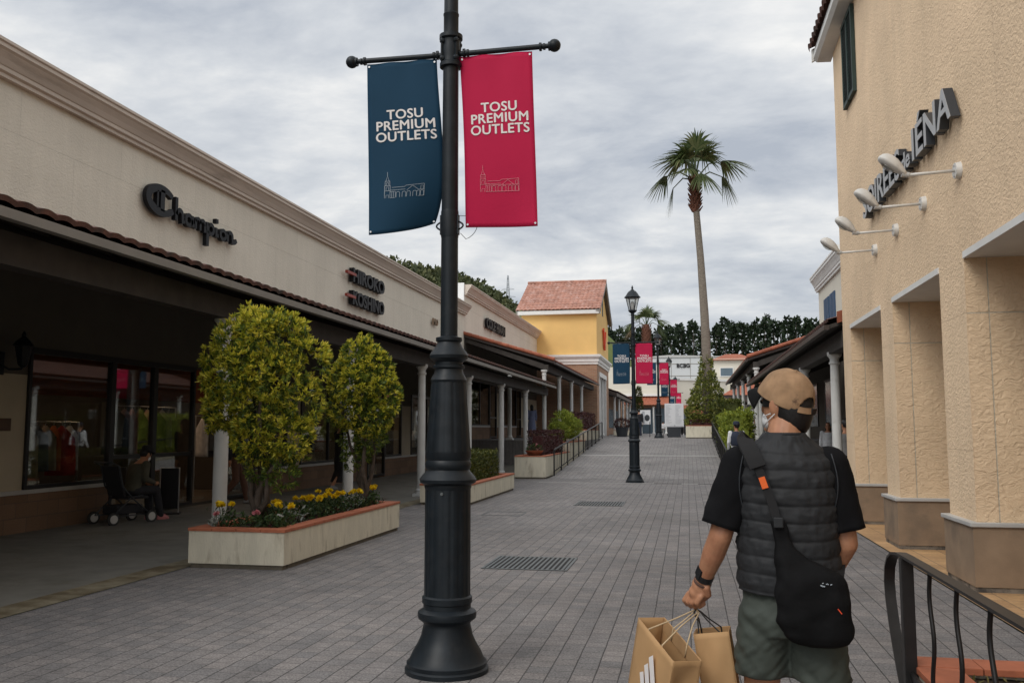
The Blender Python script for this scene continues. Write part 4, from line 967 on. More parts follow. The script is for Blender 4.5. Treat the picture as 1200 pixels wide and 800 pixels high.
tag(mb.build('tie_wire', 'galvanised'), 'thin loose wire tying the crimson banner corner to the foreground post', 'wire')

# ------------------------------------------------------------------ planters
def planter(name, label, x0, x1, y0, y1, h, z0=0, cw=.16, soil=.05, cat='planter'):
    r = thing(name, label, cat, ((x0+x1)/2, (y0+y1)/2, z0))
    t = .14
    b = MB()
    for a in ((x0, x1, y0, y0+t), (x0, x1, y1-t, y1), (x0, x0+t, y0+t, y1-t), (x1-t, x1, y0+t, y1-t)): b.box(*a, z0+.05, z0+h-.034)
    b.build('walls', 'planter_stone', r)
    f = MB(); e = .02
    for a in ((x0+e, x1-e, y0+e, y0+t-e), (x0+e, x1-e, y1-t+e, y1-e), (x0+e, x0+t-e, y0+t, y1-t), (x1-t+e, x1-e, y0+t, y1-t)): f.box(*a, z0-.02, z0+.05)
    f.build('foot', 'planter_foot', r)
    c = MB(); o = .012
    def run(xa, xb, ya, yb, alongx):
        L_ = (xb-xa) if alongx else (yb-ya); n = max(1, round(L_/.30))
        for i in range(n):
            g = .003
            if alongx: c.box(xa+L_*i/n+g, xa+L_*(i+1)/n-g, ya, yb, z0+h-.034, z0+h+random.uniform(-.0015, .0015), .004)
            else: c.box(xa, xb, ya+L_*i/n+g, ya+L_*(i+1)/n-g, z0+h-.034, z0+h+random.uniform(-.0015, .0015), .004)
    run(x0-o, x1+o, y0-o, y0+cw, True); run(x0-o, x1+o, y1-cw, y1+o, True); run(x0-o, x0+cw, y0+cw, y1-cw, False); run(x1-cw, x1+o, y0+cw, y1-cw, False)
    c.build('coping', 'terracotta', r)
    s = MB(); nx, ny = 12, max(8, int((y1-y0)/.2)); X0_, X1_, Y0_, Y1_ = x0+t, x1-t, y0+t, y1-t
    vs = [(X0_+(X1_-X0_)*i/nx, Y0_+(Y1_-Y0_)*j/ny, z0+h-soil+.02*noise.noise((i*.7, j*.7, 3))) for j in range(ny+1) for i in range(nx+1)]
    s.add(vs, [(j*(nx+1)+i, j*(nx+1)+i+1, (j+1)*(nx+1)+i+1, (j+1)*(nx+1)+i) for j in range(ny) for i in range(nx)]); s.build('soil', 'soil', r, smooth=True)
    return r
planter('planter', 'long cream stone planter with terracotta rim holding two shrubs and marigolds', -5.39, -4.27, 9.12, 13.05, .43)
planter('planter', 'cream stone planter with terracotta rim holding a clipped box hedge, second along the left', -5.30, -4.27, 17.5, 22.15, .42)
planter('planter', 'square cream planter with a terracotta bowl at the foot of the left ramp railing', -5.24, -4.28, 27.25, 33.0, .70)
planter('planter', 'cream stepped planter beside the middle of the left ramp railing', -5.24, -4.28, 33.02, 38.5, 1.05)
planter('planter', 'cream planter at the top of the left ramp railing, under the upper red hedge', -5.24, -4.28, 38.52, 44.6, 1.50)
planter('planter', 'cream stone planter wrapped round the palm trunk at the head of the ramp', -.10, 2.0, 46.6, 49.6, .66, UP)
planter('planter', 'low planter with orange terracotta rim at the near railing, bottom right', 1.13, 2.4, .6, 5.22, .30, 0, .20, .06)
planter('planter', 'cream planter running along the lower side of the right ramp railing', 1.24, 2.25, 30.0, 45.5, .5)
planter('planter', 'low cream planter below the far arcade columns, beyond the ramp', -5.0, -3.6, 62.0, 66.0, .45, UP)

# ------------------------------------------------------------------ foliage
def leafy(name, mat_, parent, blobs, n, leaf, ros=8, up=.35, aspect=.30, inner=.72, jit=.25, curl=.12):
    """rosettes of leaves spread through the outer shell of a set of ellipsoids (cx, cy, cz, rx, ry, rz); world coordinates"""
    B = np.array([b[:6] for b in blobs]); area = B[:, 3]*B[:, 4]+B[:, 4]*B[:, 5]+B[:, 3]*B[:, 5]; pr = area/area.sum()
    idx = rng.choice(len(B), n*2, p=pr); d = rand_dirs(n*2); rad = inner+(1.02-inner)*rng.random(n*2)**.55
    P = B[idx, :3]+d*B[idx, 3:6]*rad[:, None]
    keep = np.ones(len(P), bool)
    for k in range(len(B)):
        q = ((P-B[k, :3])/B[k, 3:6]); ins = (q*q).sum(1) < (inner-.02)**2; keep &= ~(ins & (idx != k))
    P, d = P[keep][:n], d[keep][:n]
    nr = d/B[idx[keep][:n], 3:6]; nr /= np.linalg.norm(nr, axis=1, keepdims=True); nr[:, 2] += up
    k = len(P); PP = np.repeat(P, ros, 0)+rng.normal(size=(k*ros, 3))*leaf*jit
    DD = np.repeat(nr, ros, 0)*.9+rand_dirs(k*ros)*.85
    Ls = leaf*(.6+.6*rng.random(k*ros))
    V, F = leafsoup(PP, DD, Ls, Ls*aspect, curl)
    if parent is not None: V = V-np.array(ori(parent))
    return raw(name, V, F, mat_, parent)
def limbs(parent, base, tips, r0=.05, r1=.015, name='trunk', material='bark', wig=.06):
    mb = MB(); b = Vector(base)
    for t in tips:
        t = Vector(t); n = 7; pts = []
        o = Vector((random.uniform(-.04, .04), random.uniform(-.04, .04), 0))
        for i in range(n):
            u = i/(n-1); p = b+o+(t-b-o)*u
            if 0 < i < n-1: p += Vector((random.uniform(-wig, wig), random.uniform(-wig, wig), 0))
            pts.append(p)
        mb.tube(pts, [r0+(r1-r0)*i/(n-1) for i in range(n)], 8)
    return mb.build(name, material, parent, smooth=True)
sx, sy = -4.88, 9.72
s1 = thing('shrub_tree', 'larger bushy shrub with yellow green leaves in the flower planter, nearer the camera', 'shrub', (sx, sy, .39))
limbs(s1, (sx, sy, .38), [(sx-.35, sy, 1.9), (sx+.3, sy+.1, 2.0), (sx+.05, sy-.15, 2.3), (sx-.1, sy+.3, 1.8), (sx+.35, sy-.2, 1.3), (sx-.2, sy-.1, 1.5)], .045, .012)
bl1 = [(sx-.36, sy, 2.50, .34, .38, .36), (sx+.02, sy-.05, 2.60, .34, .40, .36), (sx+.34, sy+.05, 2.50, .32, .38, .36), (sx+.66, sy+.05, 2.28, .24, .28, .28), (sx-.56, sy, 2.12, .28, .34, .32), (sx-.10, sy-.2, 2.15, .40, .40, .36), (sx+.34, sy-.12, 2.02, .38, .40, .38), (sx-.30, sy-.05, 1.78, .34, .36, .30), (sx+.12, sy-.18, 1.70, .38, .38, .32), (sx+.56, sy, 1.82, .28, .34, .36), (sx-.62, sy+.05, 1.70, .22, .24, .20), (sx+.05, sy-.1, 1.38, .32, .34, .28), (sx+.42, sy-.05, 1.42, .32, .34, .30), (sx+.36, sy-.1, 1.12, .22, .24, .24), (sx-.18, sy, 1.42, .22, .24, .22)]
def ragged(bl, cx_, k, n, seed):
    random.seed(seed)
    out = [(cx_+(b[0]-cx_)*k, b[1], b[2], b[3]*k*random.uniform(.82, 1.05), b[4]*k, b[5]*random.uniform(.85, 1.08)) for b in bl]
    for _ in range(n):          # stray shoots that break the outline
        b = random.choice(bl); d = Vector((random.gauss(0, 1), random.gauss(0, 1), random.gauss(.4, .8))).normalized()
        out.append((cx_+(b[0]-cx_)*k+d.x*b[3]*.98, b[1]+d.y*b[4]*.98, b[2]+d.z*b[5]*1.02, .085, .085, .11))
    return out
bl1 = ragged(bl1, sx-.02, .86, 30, 4)+[(sx+.30, sy-.05, .98, .2, .2, .2), (sx+.02, sy-.1, 1.12, .2, .2, .18)]
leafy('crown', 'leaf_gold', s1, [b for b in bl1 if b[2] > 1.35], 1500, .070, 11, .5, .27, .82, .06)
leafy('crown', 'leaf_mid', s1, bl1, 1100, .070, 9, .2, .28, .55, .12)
sx, sy = -4.62, 12.35
s2 = thing('shrub_tree', 'smaller rounder yellow green shrub in the flower planter, at its far end', 'shrub', (sx, sy, .39))
limbs(s2, (sx, sy, .38), [(sx-.25, sy, 1.7), (sx+.2, sy+.1, 1.7), (sx+.05, sy-.15, 2.0), (sx-.1, sy+.2, 1.6)], .04, .012)
bl2 = [(sx-.06, sy, 2.46, .34, .36, .34), (sx+.22, sy, 2.30, .28, .34, .32), (sx-.30, sy, 2.18, .28, .34, .32), (sx+.0, sy-.15, 2.10, .36, .36, .34), (sx+.36, sy, 1.98, .28, .32, .32), (sx-.22, sy-.1, 1.78, .32, .34, .30), (sx+.18, sy-.1, 1.70, .38, .36, .34), (sx-.12, sy, 1.42, .30, .30, .26), (sx+.16, sy, 1.36, .28, .28, .24), (sx-.1, sy-.1, 1.10, .18, .18, .18)]
bl2 = ragged(bl2, sx+.04, .86, 20, 5)
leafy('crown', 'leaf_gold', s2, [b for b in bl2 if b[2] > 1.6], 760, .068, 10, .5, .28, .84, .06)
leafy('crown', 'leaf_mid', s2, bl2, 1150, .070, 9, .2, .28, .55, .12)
# flower bed
def bloom(mb_pts, c, r, n=26):
    d = rand_dirs(n); d[:, 2] = np.abs(d[:, 2])*.8; 
    return np.repeat([c], n, 0), d, np.full(n, r)
def flower_plant(name, label, petal, x, y, z, nb_, hgt, spread, br, leafm='leaf_bed', cat='flower', group=None, leaf=.06, nl=90):
    r = thing(name, label, cat, (x, y, z), group)
    P = np.column_stack([rng.normal(size=nl)*spread*.5, rng.normal(size=nl)*spread*.5, rng.random(nl)*hgt*.85]); D = rand_dirs(nl); D[:, 2] = np.abs(D[:, 2])*.7+.1
    Ls = leaf*(.7+.6*rng.random(nl)); V, F = leafsoup(P, D, Ls, Ls*.35); raw('foliage', V, F, leafm, r)
    if nb_:
        st = MB()
        for i in range(nb_):
            c = np.array([random.uniform(-1, 1)*spread*.75, random.uniform(-1, 1)*spread*.75, hgt*random.uniform(.92, 1.12)])
            a, b, l = bloom(None, c, br, 34); V, F = leafsoup(a, b, l, l*.75); raw('bloom', V, F, petal, r); st.tube([(c[0]*.4, c[1]*.4, 0), tuple(c)], .004, 5)
        st.build('stems', 'leaf_bed', r, world=False)
    return r
# marigolds through the bed, and a few others between them
mg = [flower_plant('marigold', 'yellow marigold among the others in the cream stone flower planter', 'petal_yellow', 0, 0, 0, 4, .26, .14, .050, group='marigolds in the flower planter') for _ in range(3)]
spots = [(-5.13, 9.42), (-4.72, 9.75), (-4.50, 9.62), (-4.70, 10.45), (-4.52, 10.55), (-4.62, 11.1), (-4.50, 11.35), (-4.85, 11.6), (-4.55, 11.95), (-4.52, 12.45), (-4.66, 12.75)]
for i, (x, y) in enumerate(spots):
    o = mg[i] if i < 3 else dup(mg[i % 3]); o.location = (x, y, .375); o.rotation_euler = (0, 0, i*1.3)
flower_plant('pink_flower', 'single dusty pink bloom at the near edge of the flower planter', 'petal_pink', -4.68, 9.32, .375, 1, .20, .05, .05)
flower_plant('pink_flower', 'pale pink bloom at the left near corner of the flower planter', 'petal_pink', -5.2, 9.33, .375, 1, .17, .05, .045, 'leaf_silver')
flower_plant('white_flower', 'tiny white blooms near the front corner of the flower planter', 'petal_white', -4.44, 9.36, .375, 3, .17, .08, .018)
flower_plant('white_flower', 'tiny white bloom near the far end of the flower planter', 'petal_white', -4.45, 12.05, .375, 2, .15, .08, .018)
flower_plant('silver_plant', 'silvery leaved plant in the flower planter, beside the first marigolds', 'petal_white', -4.62, 10.1, .375, 0, .22, .14, .03, 'leaf_silver', 'plant')
flower_plant('silver_plant', 'silvery leaved plant in the flower planter, behind the second shrub trunk', 'petal_white', -4.6, 11.95, .375, 0, .26, .16, .03, 'leaf_silver', 'plant')
n = 1900
P = np.column_stack([rng.uniform(-5.2, -4.44, n), rng.uniform(9.3, 12.9, n), rng.uniform(.37, .54, n)]); D = rand_dirs(n); D[:, 2] = np.abs(D[:, 2])
V, F = leafsoup(P, D, rng.uniform(.04, .08, n), rng.uniform(.015, .03, n)); o = raw('ground_cover', V, F, 'leaf_bed'); o['kind'] = 'stuff'
n = 260
P = np.column_stack([rng.uniform(-4.7, -4.42, n), rng.uniform(9.3, 12.9, n), rng.uniform(.38, .47, n)]); D = rand_dirs(n); D[:, 2] = np.abs(D[:, 2])
V, F = leafsoup(P, D, rng.uniform(.03, .06, n), rng.uniform(.012, .03, n)); o = raw('ground_cover', V, F, 'leaf_maroon'); o['kind'] = 'stuff'
n = 2600
P = np.column_stack([rng.uniform(1.34, 2.18, n), rng.uniform(.8, 5.0, n), rng.uniform(.23, .26, n)]); D = rand_dirs(n); D[:, 2] = np.abs(D[:, 2])*.6
V, F = leafsoup(P, D, rng.uniform(.025, .06, n), rng.uniform(.006, .012, n)); o = raw('grass', V, F, 'leaf_grassy'); o['kind'] = 'stuff'
def hedge(name, label, mat_, x0, x1, y0, y1, z0, z1, n, leaf=.05, cat='hedge', lump=.07):
    r = thing(name, label, cat, ((x0+x1)/2, (y0+y1)/2, z0))
    MB().box(x0+.16, x1-.16, y0+.16, y1-.16, z0, z1-.16).build('light_block_core', mat_, r)  # solid box added inside the foliage to block light, not real stems
    C0 = np.array([(x0+x1)/2, (y0+y1)/2, (z0+z1)/2]); H = np.array([(x1-x0)/2, (y1-y0)/2, (z1-z0)/2])
    P = rng.uniform(-1, 1, (n, 3)); ax = rng.choice(3, n, p=np.array([H[1]*H[2], H[0]*H[2], H[0]*H[1]])/(H[1]*H[2]+H[0]*H[2]+H[0]*H[1])); sg_ = rng.choice([-1, 1], n)
    P[np.arange(n), ax] = sg_; D = np.zeros((n, 3)); D[np.arange(n), ax] = sg_
    Q = C0+P*H; bump = np.array([noise.noise((q[0]*3, q[1]*3, q[2]*3)) for q in Q])
    Q = Q+D*(bump*lump-lump*.4)[:, None]+rng.normal(size=(n, 3))*.025
    keep = Q[:, 2] > z0; Q = Q[keep]; D = D[keep]; n = len(Q)
    DD = D*.7+rand_dirs(n)*.8+np.array([0, 0, .35]); Ls = leaf*(.6+.8*rng.random(n)); V, F = leafsoup(Q-DD*leaf*.3, DD, Ls, Ls*.45)
    raw('foliage', V-np.array(r.location), F, mat_, r); return r
hedge('box_hedge', 'clipped green box hedge in the second planter along the left shops', 'leaf_hedge', -5.1, -4.5, 17.7, 21.3, .38, 1.0, 8000, .06)
hedge('red_hedge', 'dark red clipped hedge at the foot of the left ramp, behind the bowl', 'leaf_maroon', -5.1, -4.45, 28.6, 32.8, .66, 1.45, 4500, .06)
hedge('red_hedge', 'dark red clipped hedge at the top of the left ramp before the brick tower base', 'leaf_maroon', -5.1, -4.45, 38.8, 44.3, 1.46, 2.25, 4500, .06)
gb_ = thing('green_bush', 'loose bright green bush between the two dark red hedges by the left ramp', 'bush', (-4.8, 35.6, 1.02))
limbs(gb_, (-4.8, 35.6, 1.0), [(-4.9, 35.3, 1.7), (-4.6, 35.8, 1.8), (-4.8, 36.2, 1.6)], .03, .01, 'stems')
leafy('foliage', 'leaf_lime', gb_, [(-4.85, 35.5, 1.7, .48, .8, .52), (-4.65, 36.6, 1.55, .42, .7, .42), (-4.9, 34.6, 1.4, .4, .6, .35)], 900, .11, 8, .4, .25, .5)
hedge('lime_hedge', 'lower lime green hedge beside the right ramp railing', 'leaf_lime', 1.32, 2.2, 31.5, 40.0, .45, 2.1, 12000, .12, 'hedge', .34)
hedge('olive_hedge', 'taller dull olive hedge behind the lime one, right of the palm planter', 'leaf_hedge', 1.25, 2.35, 40.3, 45.3, .45, 2.8, 8000, .13, 'hedge', .25)
bw = thing('flower_bowl', 'wide terracotta bowl of flowers on the square planter by the left ramp', 'flower bowl', (-4.72, 27.8, .70))
MB().lathe([(.14, 0), (.17, .02), (.25, .09), (.28, .13), (.29, .15), (.26, .15), (.23, .12)], 24, (-4.72, 27.8, .70)).build('bowl', 'terracotta', bw, auto=40)
leafy('plants', 'leaf_bed', bw, [(-4.72, 27.8, .88, .24, .24, .13)], 90, .07, 6, .6)
leafy('blooms', 'petal_pink', bw, [(-4.72, 27.8, .92, .2, .2, .13)], 12, .035, 10, .6, .8)

# climbing cone and palms
cn = thing('climbing_plant', 'broad cone of leafy climber wrapped round the lower palm trunk', 'climbing plant', (1.02, 48, UP+.6))
blc = []
for z, rr in ((1.9, 1.12), (2.4, 1.12), (2.9, 1.0), (3.4, .80), (3.8, .60), (4.2, .46), (4.6, .36), (5.0, .27)): blc.append((1.02, 48, z, rr, rr*.9, .42))
leafy('foliage', 'leaf_ivy', cn, blc, 1900, .13, 6, .15, .5, .78)
limbs(cn, (1.02, 48, UP+.55), [(1.02+.5*math.cos(a), 48+.5*math.sin(a), 3.6) for a in range(6)], .03, .01, 'stems')
hedge('flower_row', 'mixed red and green bedding along the rim of the palm planter', 'leaf_maroon', 0.1, 1.85, 46.8, 47.1, UP+.6, UP+.95, 500, .09, 'flowers')
def fan(pe, d, L, base, nleaf=30, spread=150, droop=.58, out=None):
    """fan palm frond: stalk from base to pe, blade of narrow leaflets round direction d"""
    pe = np.array(pe, float); d = np.array(d, float); d /= np.linalg.norm(d)
    side = np.cross(d, [0, 0, 1.0]); 
    if np.linalg.norm(side) < .2: side = np.cross(d, [0, 1.0, 0])
    side /= np.linalg.norm(side); nn = np.cross(side, d)
    V = []; F = []
    for i in range(nleaf):
        a = R(-spread/2+spread*i/(nleaf-1)); dr = d*math.cos(a)+side*math.sin(a); l = L*(.72+.28*math.cos(a*.9))*random.uniform(.9, 1.08)
        w = L*.028; sd_ = np.cross(dr, nn); sd_ /= np.linalg.norm(sd_)
        pts = []
        for k in range(5):
            u = k/4; p = pe+dr*l*u+nn*(.06*L*math.cos(i*1.57)*u)+np.array([0, 0, -1])*droop*L*u*u*(.6+.4*abs(math.sin(a)))
            pts.append((p, w*(1.0, 1.35, 1.15, .7, .08)[k]))
        b0 = len(V)
        for p, ww in pts: V += [p+sd_*ww, p-sd_*ww]
        F += [(b0+2*k, b0+2*k+1, b0+2*k+3, b0+2*k+2) for k in range(4)]
    return V, F
def palm(label, pts, rad, fronds, crown_c, sc=1.0, dead=(), boots=1.6):
    r = thing('palm_tree', label, 'palm', pts[0])
    MB().tube(pts, rad, 14).build('trunk', 'palm_bark', r, smooth=True)
    c = Vector(crown_c)
    bt = MB(); zt = c.z; rb_ = rad[-1]
    bt.lathe([(rb_*1.0, -boots-.05), (rb_*1.15, -boots), (rb_*1.3, -boots*.6), (rb_*1.25, -boots*.2), (rb_*.9, .2)], 14, c)
    for i in range(70):
        a = i*2.4; z = -boots+boots*i/70; q = Vector((math.cos(a), math.sin(a), 0)); p = c+q*rb_*1.2+Vector((0, 0, z))
        bt.cyl(p, p+q*.16*sc+Vector((0, 0, .22*sc)), .05*sc, .02*sc, 5)
    bt.build('leaf_bases', 'palm_boots', r)
    V, F, st = [], [], MB(); Vd, Fd = [], []
    for i, (pe, d, L) in enumerate(fronds):
        p = c+Vector(pe)*sc; mid = c+Vector(pe)*sc*.55+Vector((0, 0, .25*sc)); st.tube([c+Vector((0, 0, -.1)), mid, p], [.04*sc, .03*sc, .02*sc], 6)
        v, f = fan(p, d, L*sc, c)
        if i in dead: k = len(Vd); Vd += v; Fd += [tuple(a+k for a in q) for q in f]
        else: k = len(V); V += v; F += [tuple(a+k for a in q) for q in f]
    o0 = np.array(r.location)
    raw('crown', np.array(V)-o0, np.array(F), 'leaf_palm', r)
    if Vd: raw('dead_fronds', np.array(Vd)-o0, np.array(Fd), 'leaf_palm_dry', r)
    st.build('stalks', 'leaf_palm', r)
    return r
fr1 = [((-1.25, 0, .15), (-.8, .2, -.5), 1.15), ((-.95, .2, -.35), (-.3, 0, -.9), 1.05), ((1.15, -.1, .65), (1, .1, .10), 1.45), ((1.2, .2, .05), (.55, .1, -.75), 1.1), ((.3, -.5, .05), (.4, -.5, -.5), 1.15),
       ((-.15, 0, 1.0), (-.3, .1, .95), 1.6), ((.35, .2, 1.0), (.4, 0, .92), 1.6), ((-.5, -.2, .75), (-.95, -.2, .35), 1.55), ((.0, .4, .9), (.1, .5, .85), 1.5), ((.3, -.4, .8), (.55, -.5, .7), 1.35), ((-.25, -.4, .8), (-.4, -.6, .7), 1.45), ((-.35, .3, .9), (-.65, .3, .75), 1.6), ((.1, -.2, 1.2), (.1, -.2, 1), 1.5), ((-.3, -.5, .3), (-.45, -.6, -.1), 1.1)]
palm('very tall slender fan palm rising from the planter at the head of the ramp', [(1.06, 48, 1.5), (1.06, 48, 4), (.98, 48, 7.5), (.84, 48, 10.5), (.66, 48, 13.2), (.63, 48, 14.0)], [.27, .25, .22, .185, .165, .165], fr1, (.62, 48, 14.9), 1.2, (), 1.8)
fr2 = [((-1.2, .2, .3), (-1, 0, -.15), 1.5), ((1.0, 0, .5), (.9, .1, .1), 1.4), ((1.0, .2, .1), (.6, .1, -.6), 1.4), ((-.6, 0, .8), (-.7, .1, .6), 1.5), ((.1, 0, 1.0), (.0, .1, 1), 1.5), ((.5, -.2, .9), (.7, -.2, .7), 1.4), ((-1.0, -.1, -.1), (-.9, 0, -.5), 1.5), ((-.1, -.3, .8), (-.1, -.5, .8), 1.4), ((.3, .3, .8), (.3, .5, .8), 1.4)]
palm('smaller far fan palm with one dead frond, between the second and third lamp heads', [(-5.75, 130, 1), (-5.72, 130, 8), (-5.66, 130, 16)], [.55, .5, .42], fr2, (-5.6, 130, 16.4), 1.55, (6,), 2.6)
cy_ = thing('cypress', 'narrow green columnar tree by the poster stand at the far arcade', 'tree', (-3.5, 66, UP))
limbs(cy_, (-3.5, 66, UP), [(-3.5, 66, 3.9)], .08, .03)
leafy('crown', 'leaf_hedge', cy_, [(-3.5, 66, 2.3, .28, .28, .7), (-3.5, 66, 3.2, .32, .32, .7), (-3.48, 66, 4.0, .22, .22, .6)], 700, .13, 6, .5, .35, .5)

# ------------------------------------------------------------------ railings
def ramp_rail(x, label):
    r = thing('ramp_railing', label, 'railing', (x, 28.2, 0))
    y0_, y1_ = 28.25, 44.6; h = .82
    z = lambda y: ramp_z(y)
    MB().tube([(x, y0_, z(y0_)+h-.05), (x, y0_+.05, z(y0_)+h), (x, 36, z(36)+h), (x, y1_, z(y1_)+h)], .028, 10).build('handrail', 'rail_black', r, smooth=True)
    MB().tube([(x, y0_, z(y0_)+.14), (x, y1_, z(y1_)+.14)], .016, 8).build('bottom_rail', 'rail_black', r, smooth=True)
    n = 11
    for i in range(n):
        y = y0_+(y1_-y0_)*i/(n-1); MB().box(x-.022, x+.022, y-.022, y+.022, z(y)-.02, z(y)+h-.01).build('post', 'rail_black', r)
    for i in range(n-1):
        for k in range(1, 4):
            y = y0_+(y1_-y0_)*(i+k/4)/(n-1); MB().cyl((x, y, z(y)+.14), (x, y, z(y)+h), .007, n=6).build('baluster', 'rail_black', r)
ramp_rail(-4.16, 'black metal railing up the left side of the ramp before the red hedges')
ramp_rail(1.15, 'black metal railing up the right side of the ramp before the lime hedge')
nr = thing('near_railing', 'black wrought iron railing with wavy balusters at the bottom right corner', 'railing', (1.09, 5.05, 0))
RX = 1.095
for y in (5.03, 1.4): MB().box(RX-.03, RX+.03, y-.03, y+.03, 0, .838, .004).build('post', 'rail_black', nr)
lo = [(.85-.004+.0*i, 0) for i in range(1)]
MB().tube([(RX, .9, .848), (RX, 5.0, .848), (RX, 5.14, .846), (RX, 5.26, .832), (RX, 5.36, .795), (RX, 5.425, .735), (RX, 5.45, .655), (RX, 5.43, .56), (RX, 5.37, .44), (RX, 5.29, .32), (RX, 5.21, .22), (RX, 5.13, .13), (RX, 5.07, .07)], None, flat=(.028, .007), up=(0, 1, .01)).build('handrail', 'rail_black', nr, auto=45)
MB().tube([(RX, .9, .255), (RX, 5.0, .255)], None, flat=(.018, .007), up=(1, 0, .01)).build('bottom_rail', 'rail_black', nr)
MB().tube([(RX, 5.06, .14), (RX, 5.15, .14)], .018, 10).build('bolt', 'rail_black', nr)
for y in (4.56, 4.13, 3.70, 3.27, 2.84, 2.41, 1.98):
    MB().tube([(RX, y+.026*math.sin(2*math.pi*1.45*u+.6)*(1 if 0 < u < 1 else 0), .26+.58*u) for u in [i/24 for i in range(25)]], .0105, 8).build('baluster', 'rail_black', nr, smooth=True)

# ------------------------------------------------------------------ far end of the street
fa = thing('arcade_building', 'low brick arcade with white columns beyond the yellow tower', 'building', (-7, 80, UP))
MB().box(-9, -7.2, 66.5, 100, UP, 5.0).build('brick_wall', 'brick_wall', fa)
for i in range(7): column(fa, -5.4, 68+4.6*i, UP, 3.95)
MB().prism([(-5.1, 66.5, 3.95), (-5.1, 66.5, 4.2), (-9, 66.5, 5.5), (-9, 66.5, 5.2)], (0, 34, 0)).build('canopy', 'gutter_brown', fa)
tl = MB(); tile_sheet(tl, (-5.0, 66.5, 4.25), (-5.0, 100, 4.25), (-9, 100, 5.6), (-9, 66.5, 5.6), .3, .04, .5, 5); tl.build('tile_roof', 'roof_tile_dark', fa, auto=50)
MB().box(-7.2, -7.15, 70, 97, UP+.6, 3.4).build('shop_window', 'far_window', fa)
fe = thing('cross_building', 'brick and cream building with white cornice and red awning closing the far end', 'building', (-6, 104, UP))
MB().box(-11, -2.5, 103, 112, UP, 6.6).build('wall', 'brick_wall_front', fe)
MB().box(-11.3, -2.2, 102.7, 112, 5.5, 5.9).box(-11.2, -2.3, 102.85, 112, 5.9, 8.6).build('cream_parapet', 'far_cream', fe)
MB().box(-11.4, -2.1, 102.5, 112, 5.25, 5.5).build('cornice', 'white_trim', fe)
tl = MB(); tile_sheet(tl, (-7, 100.6, 4.2), (-2, 100.6, 4.2), (-2, 103, 5.2), (-7, 103, 5.2), .3, .04, .5, 5); tl.build('red_awning', 'roof_tile_red', fe, auto=50)
MB().box(-6.8, -2.3, 102.9, 103, UP, 3.9).build('shop_window', 'far_window', fe)
for i in range(4): column(fe, -6.4+1.35*i, 101, UP, 4.0)
# cream shop with GUESS sign, turned toward the street
gs = thing('corner_shop', 'cream corner shop with a black GUESS sign, left of the palm cone', 'building', (-2.3, 106, UP))
gs.rotation_euler = (0, 0, R(38))
def gbox(mb, name, mt): return mb.build(name, mt, gs, world=False)
gbox(MB().box(0, 9, 0, 6, 2.9, 6.2), 'wall', 'far_cream'); gbox(MB().box(-.1, 9.1, -.12, 6, 6.2, 6.45), 'cornice', 'white_trim')
gbox(MB().box(.1, 9, .5, 6, 0, 2.9), 'shop_front', 'bulkhead')
gbox(MB().prism([(-.2, -1.6, 2.2), (-.2, 0, 3.0), (-.2, 0, 3.3), (-.2, -1.6, 2.5)], (9.4, 0, 0)), 'awning', 'roof_tile_red')
for i in range(5):
    c = MB().lathe(COLP, 12); c.v = [(x+.2+2.1*i, y-1.4, z*.76) for x, y, z in c.v]; c.build('column', 'column_paint', gs, world=False)
tm = text_mb('GUESS', .9, .05, .02); tm.v = [(x*1.0+3.6, -.06-z, y+4.5) for x, y, z in tm.v]; tm.build('lettering', 'sign_black', gs, world=False)
# large pale panel clad shed
gh = thing('panel_building', 'large pale grey panel clad building with a black four letter sign behind the far shops', 'building', (0, 165, UP))
mb = MB().box(-9.4, 9.5, 160, 185, UP, 14.1); mb.build('wall', 'far_panel', gh)
jn = MB()
for z in (6.5, 8.6, 10.8, 12.9): jn.box(-9.4, 9.5, 159.96, 159.995, z, z+.10)
for x in (-6, -2.7, .6, 3.9, 7.2): jn.box(x, x+.07, 159.965, 159.99, UP, 14.0)
jn.build('panel_joints', 'fascia_grey', gh)
MB().prism([(-9.5, 159.8, 14.1), (-3, 159.8, 14.55), (9.6, 159.8, 14.1)], (0, 25, 0)).build('roof', 'grey_trim', gh)
tm = text_mb('BCBG', .95, .08, .02); k = 2.3/max(p[0] for p in tm.v); tm.v = [(x*k-1.75, 159.9-z, y+12.35) for x, y, z in tm.v]; tm.build('lettering', 'sign_black', gh)
tm = text_mb('LEE', 1.0, .08, .04); tm.v = [(x*.9+4.0, 159.9-z, y+12.1) for x, y, z in tm.v]; tm.build('lettering', 'sign_red', gh)
# cream building with hip roof and outside stair
cb = thing('stair_building', 'cream building with red hipped roof and outside stair, right of the palm', 'building', (7, 118, UP))
MB().box(3.4, 10.5, 116, 126, UP, 10.4).build('wall', 'far_cream', cb)
MB().add([(2.9, 115.5, 10.2), (8.6, 115.5, 10.2), (8.6, 124, 10.2), (2.9, 124, 10.2), (5, 119, 11.2), (6.8, 119, 11.2)], [(0, 1, 5, 4), (1, 2, 5), (2, 3, 4, 5), (3, 0, 4), (3, 2, 1, 0)]).build('hip_roof', 'roof_tile_red', cb)
w_ = MB().box(4.1, 4.2, 115.9, 116, 8.1, 9.3).box(5.7, 5.8, 115.9, 116, 8.1, 9.3).box(4.2, 5.7, 115.9, 116, 9.2, 9.3).box(4.2, 5.7, 115.9, 116, 8.1, 8.2).build('window', 'white_trim', cb)
MB().box(4.2, 5.7, 115.93, 115.97, 8.2, 9.2).build('pane', 'far_window', w_)
st = MB()
st.prism([(3.6, 115, 5.2), (4.5, 115, 5.6), (6.9, 115, 8.0), (8.2, 115, 8.4), (8.2, 115, 8.1), (6.9, 115, 7.6), (4.5, 115, 5.2), (3.6, 115, 4.8)], (0, 1, 0)); st.build('stair', 'far_cream', cb)
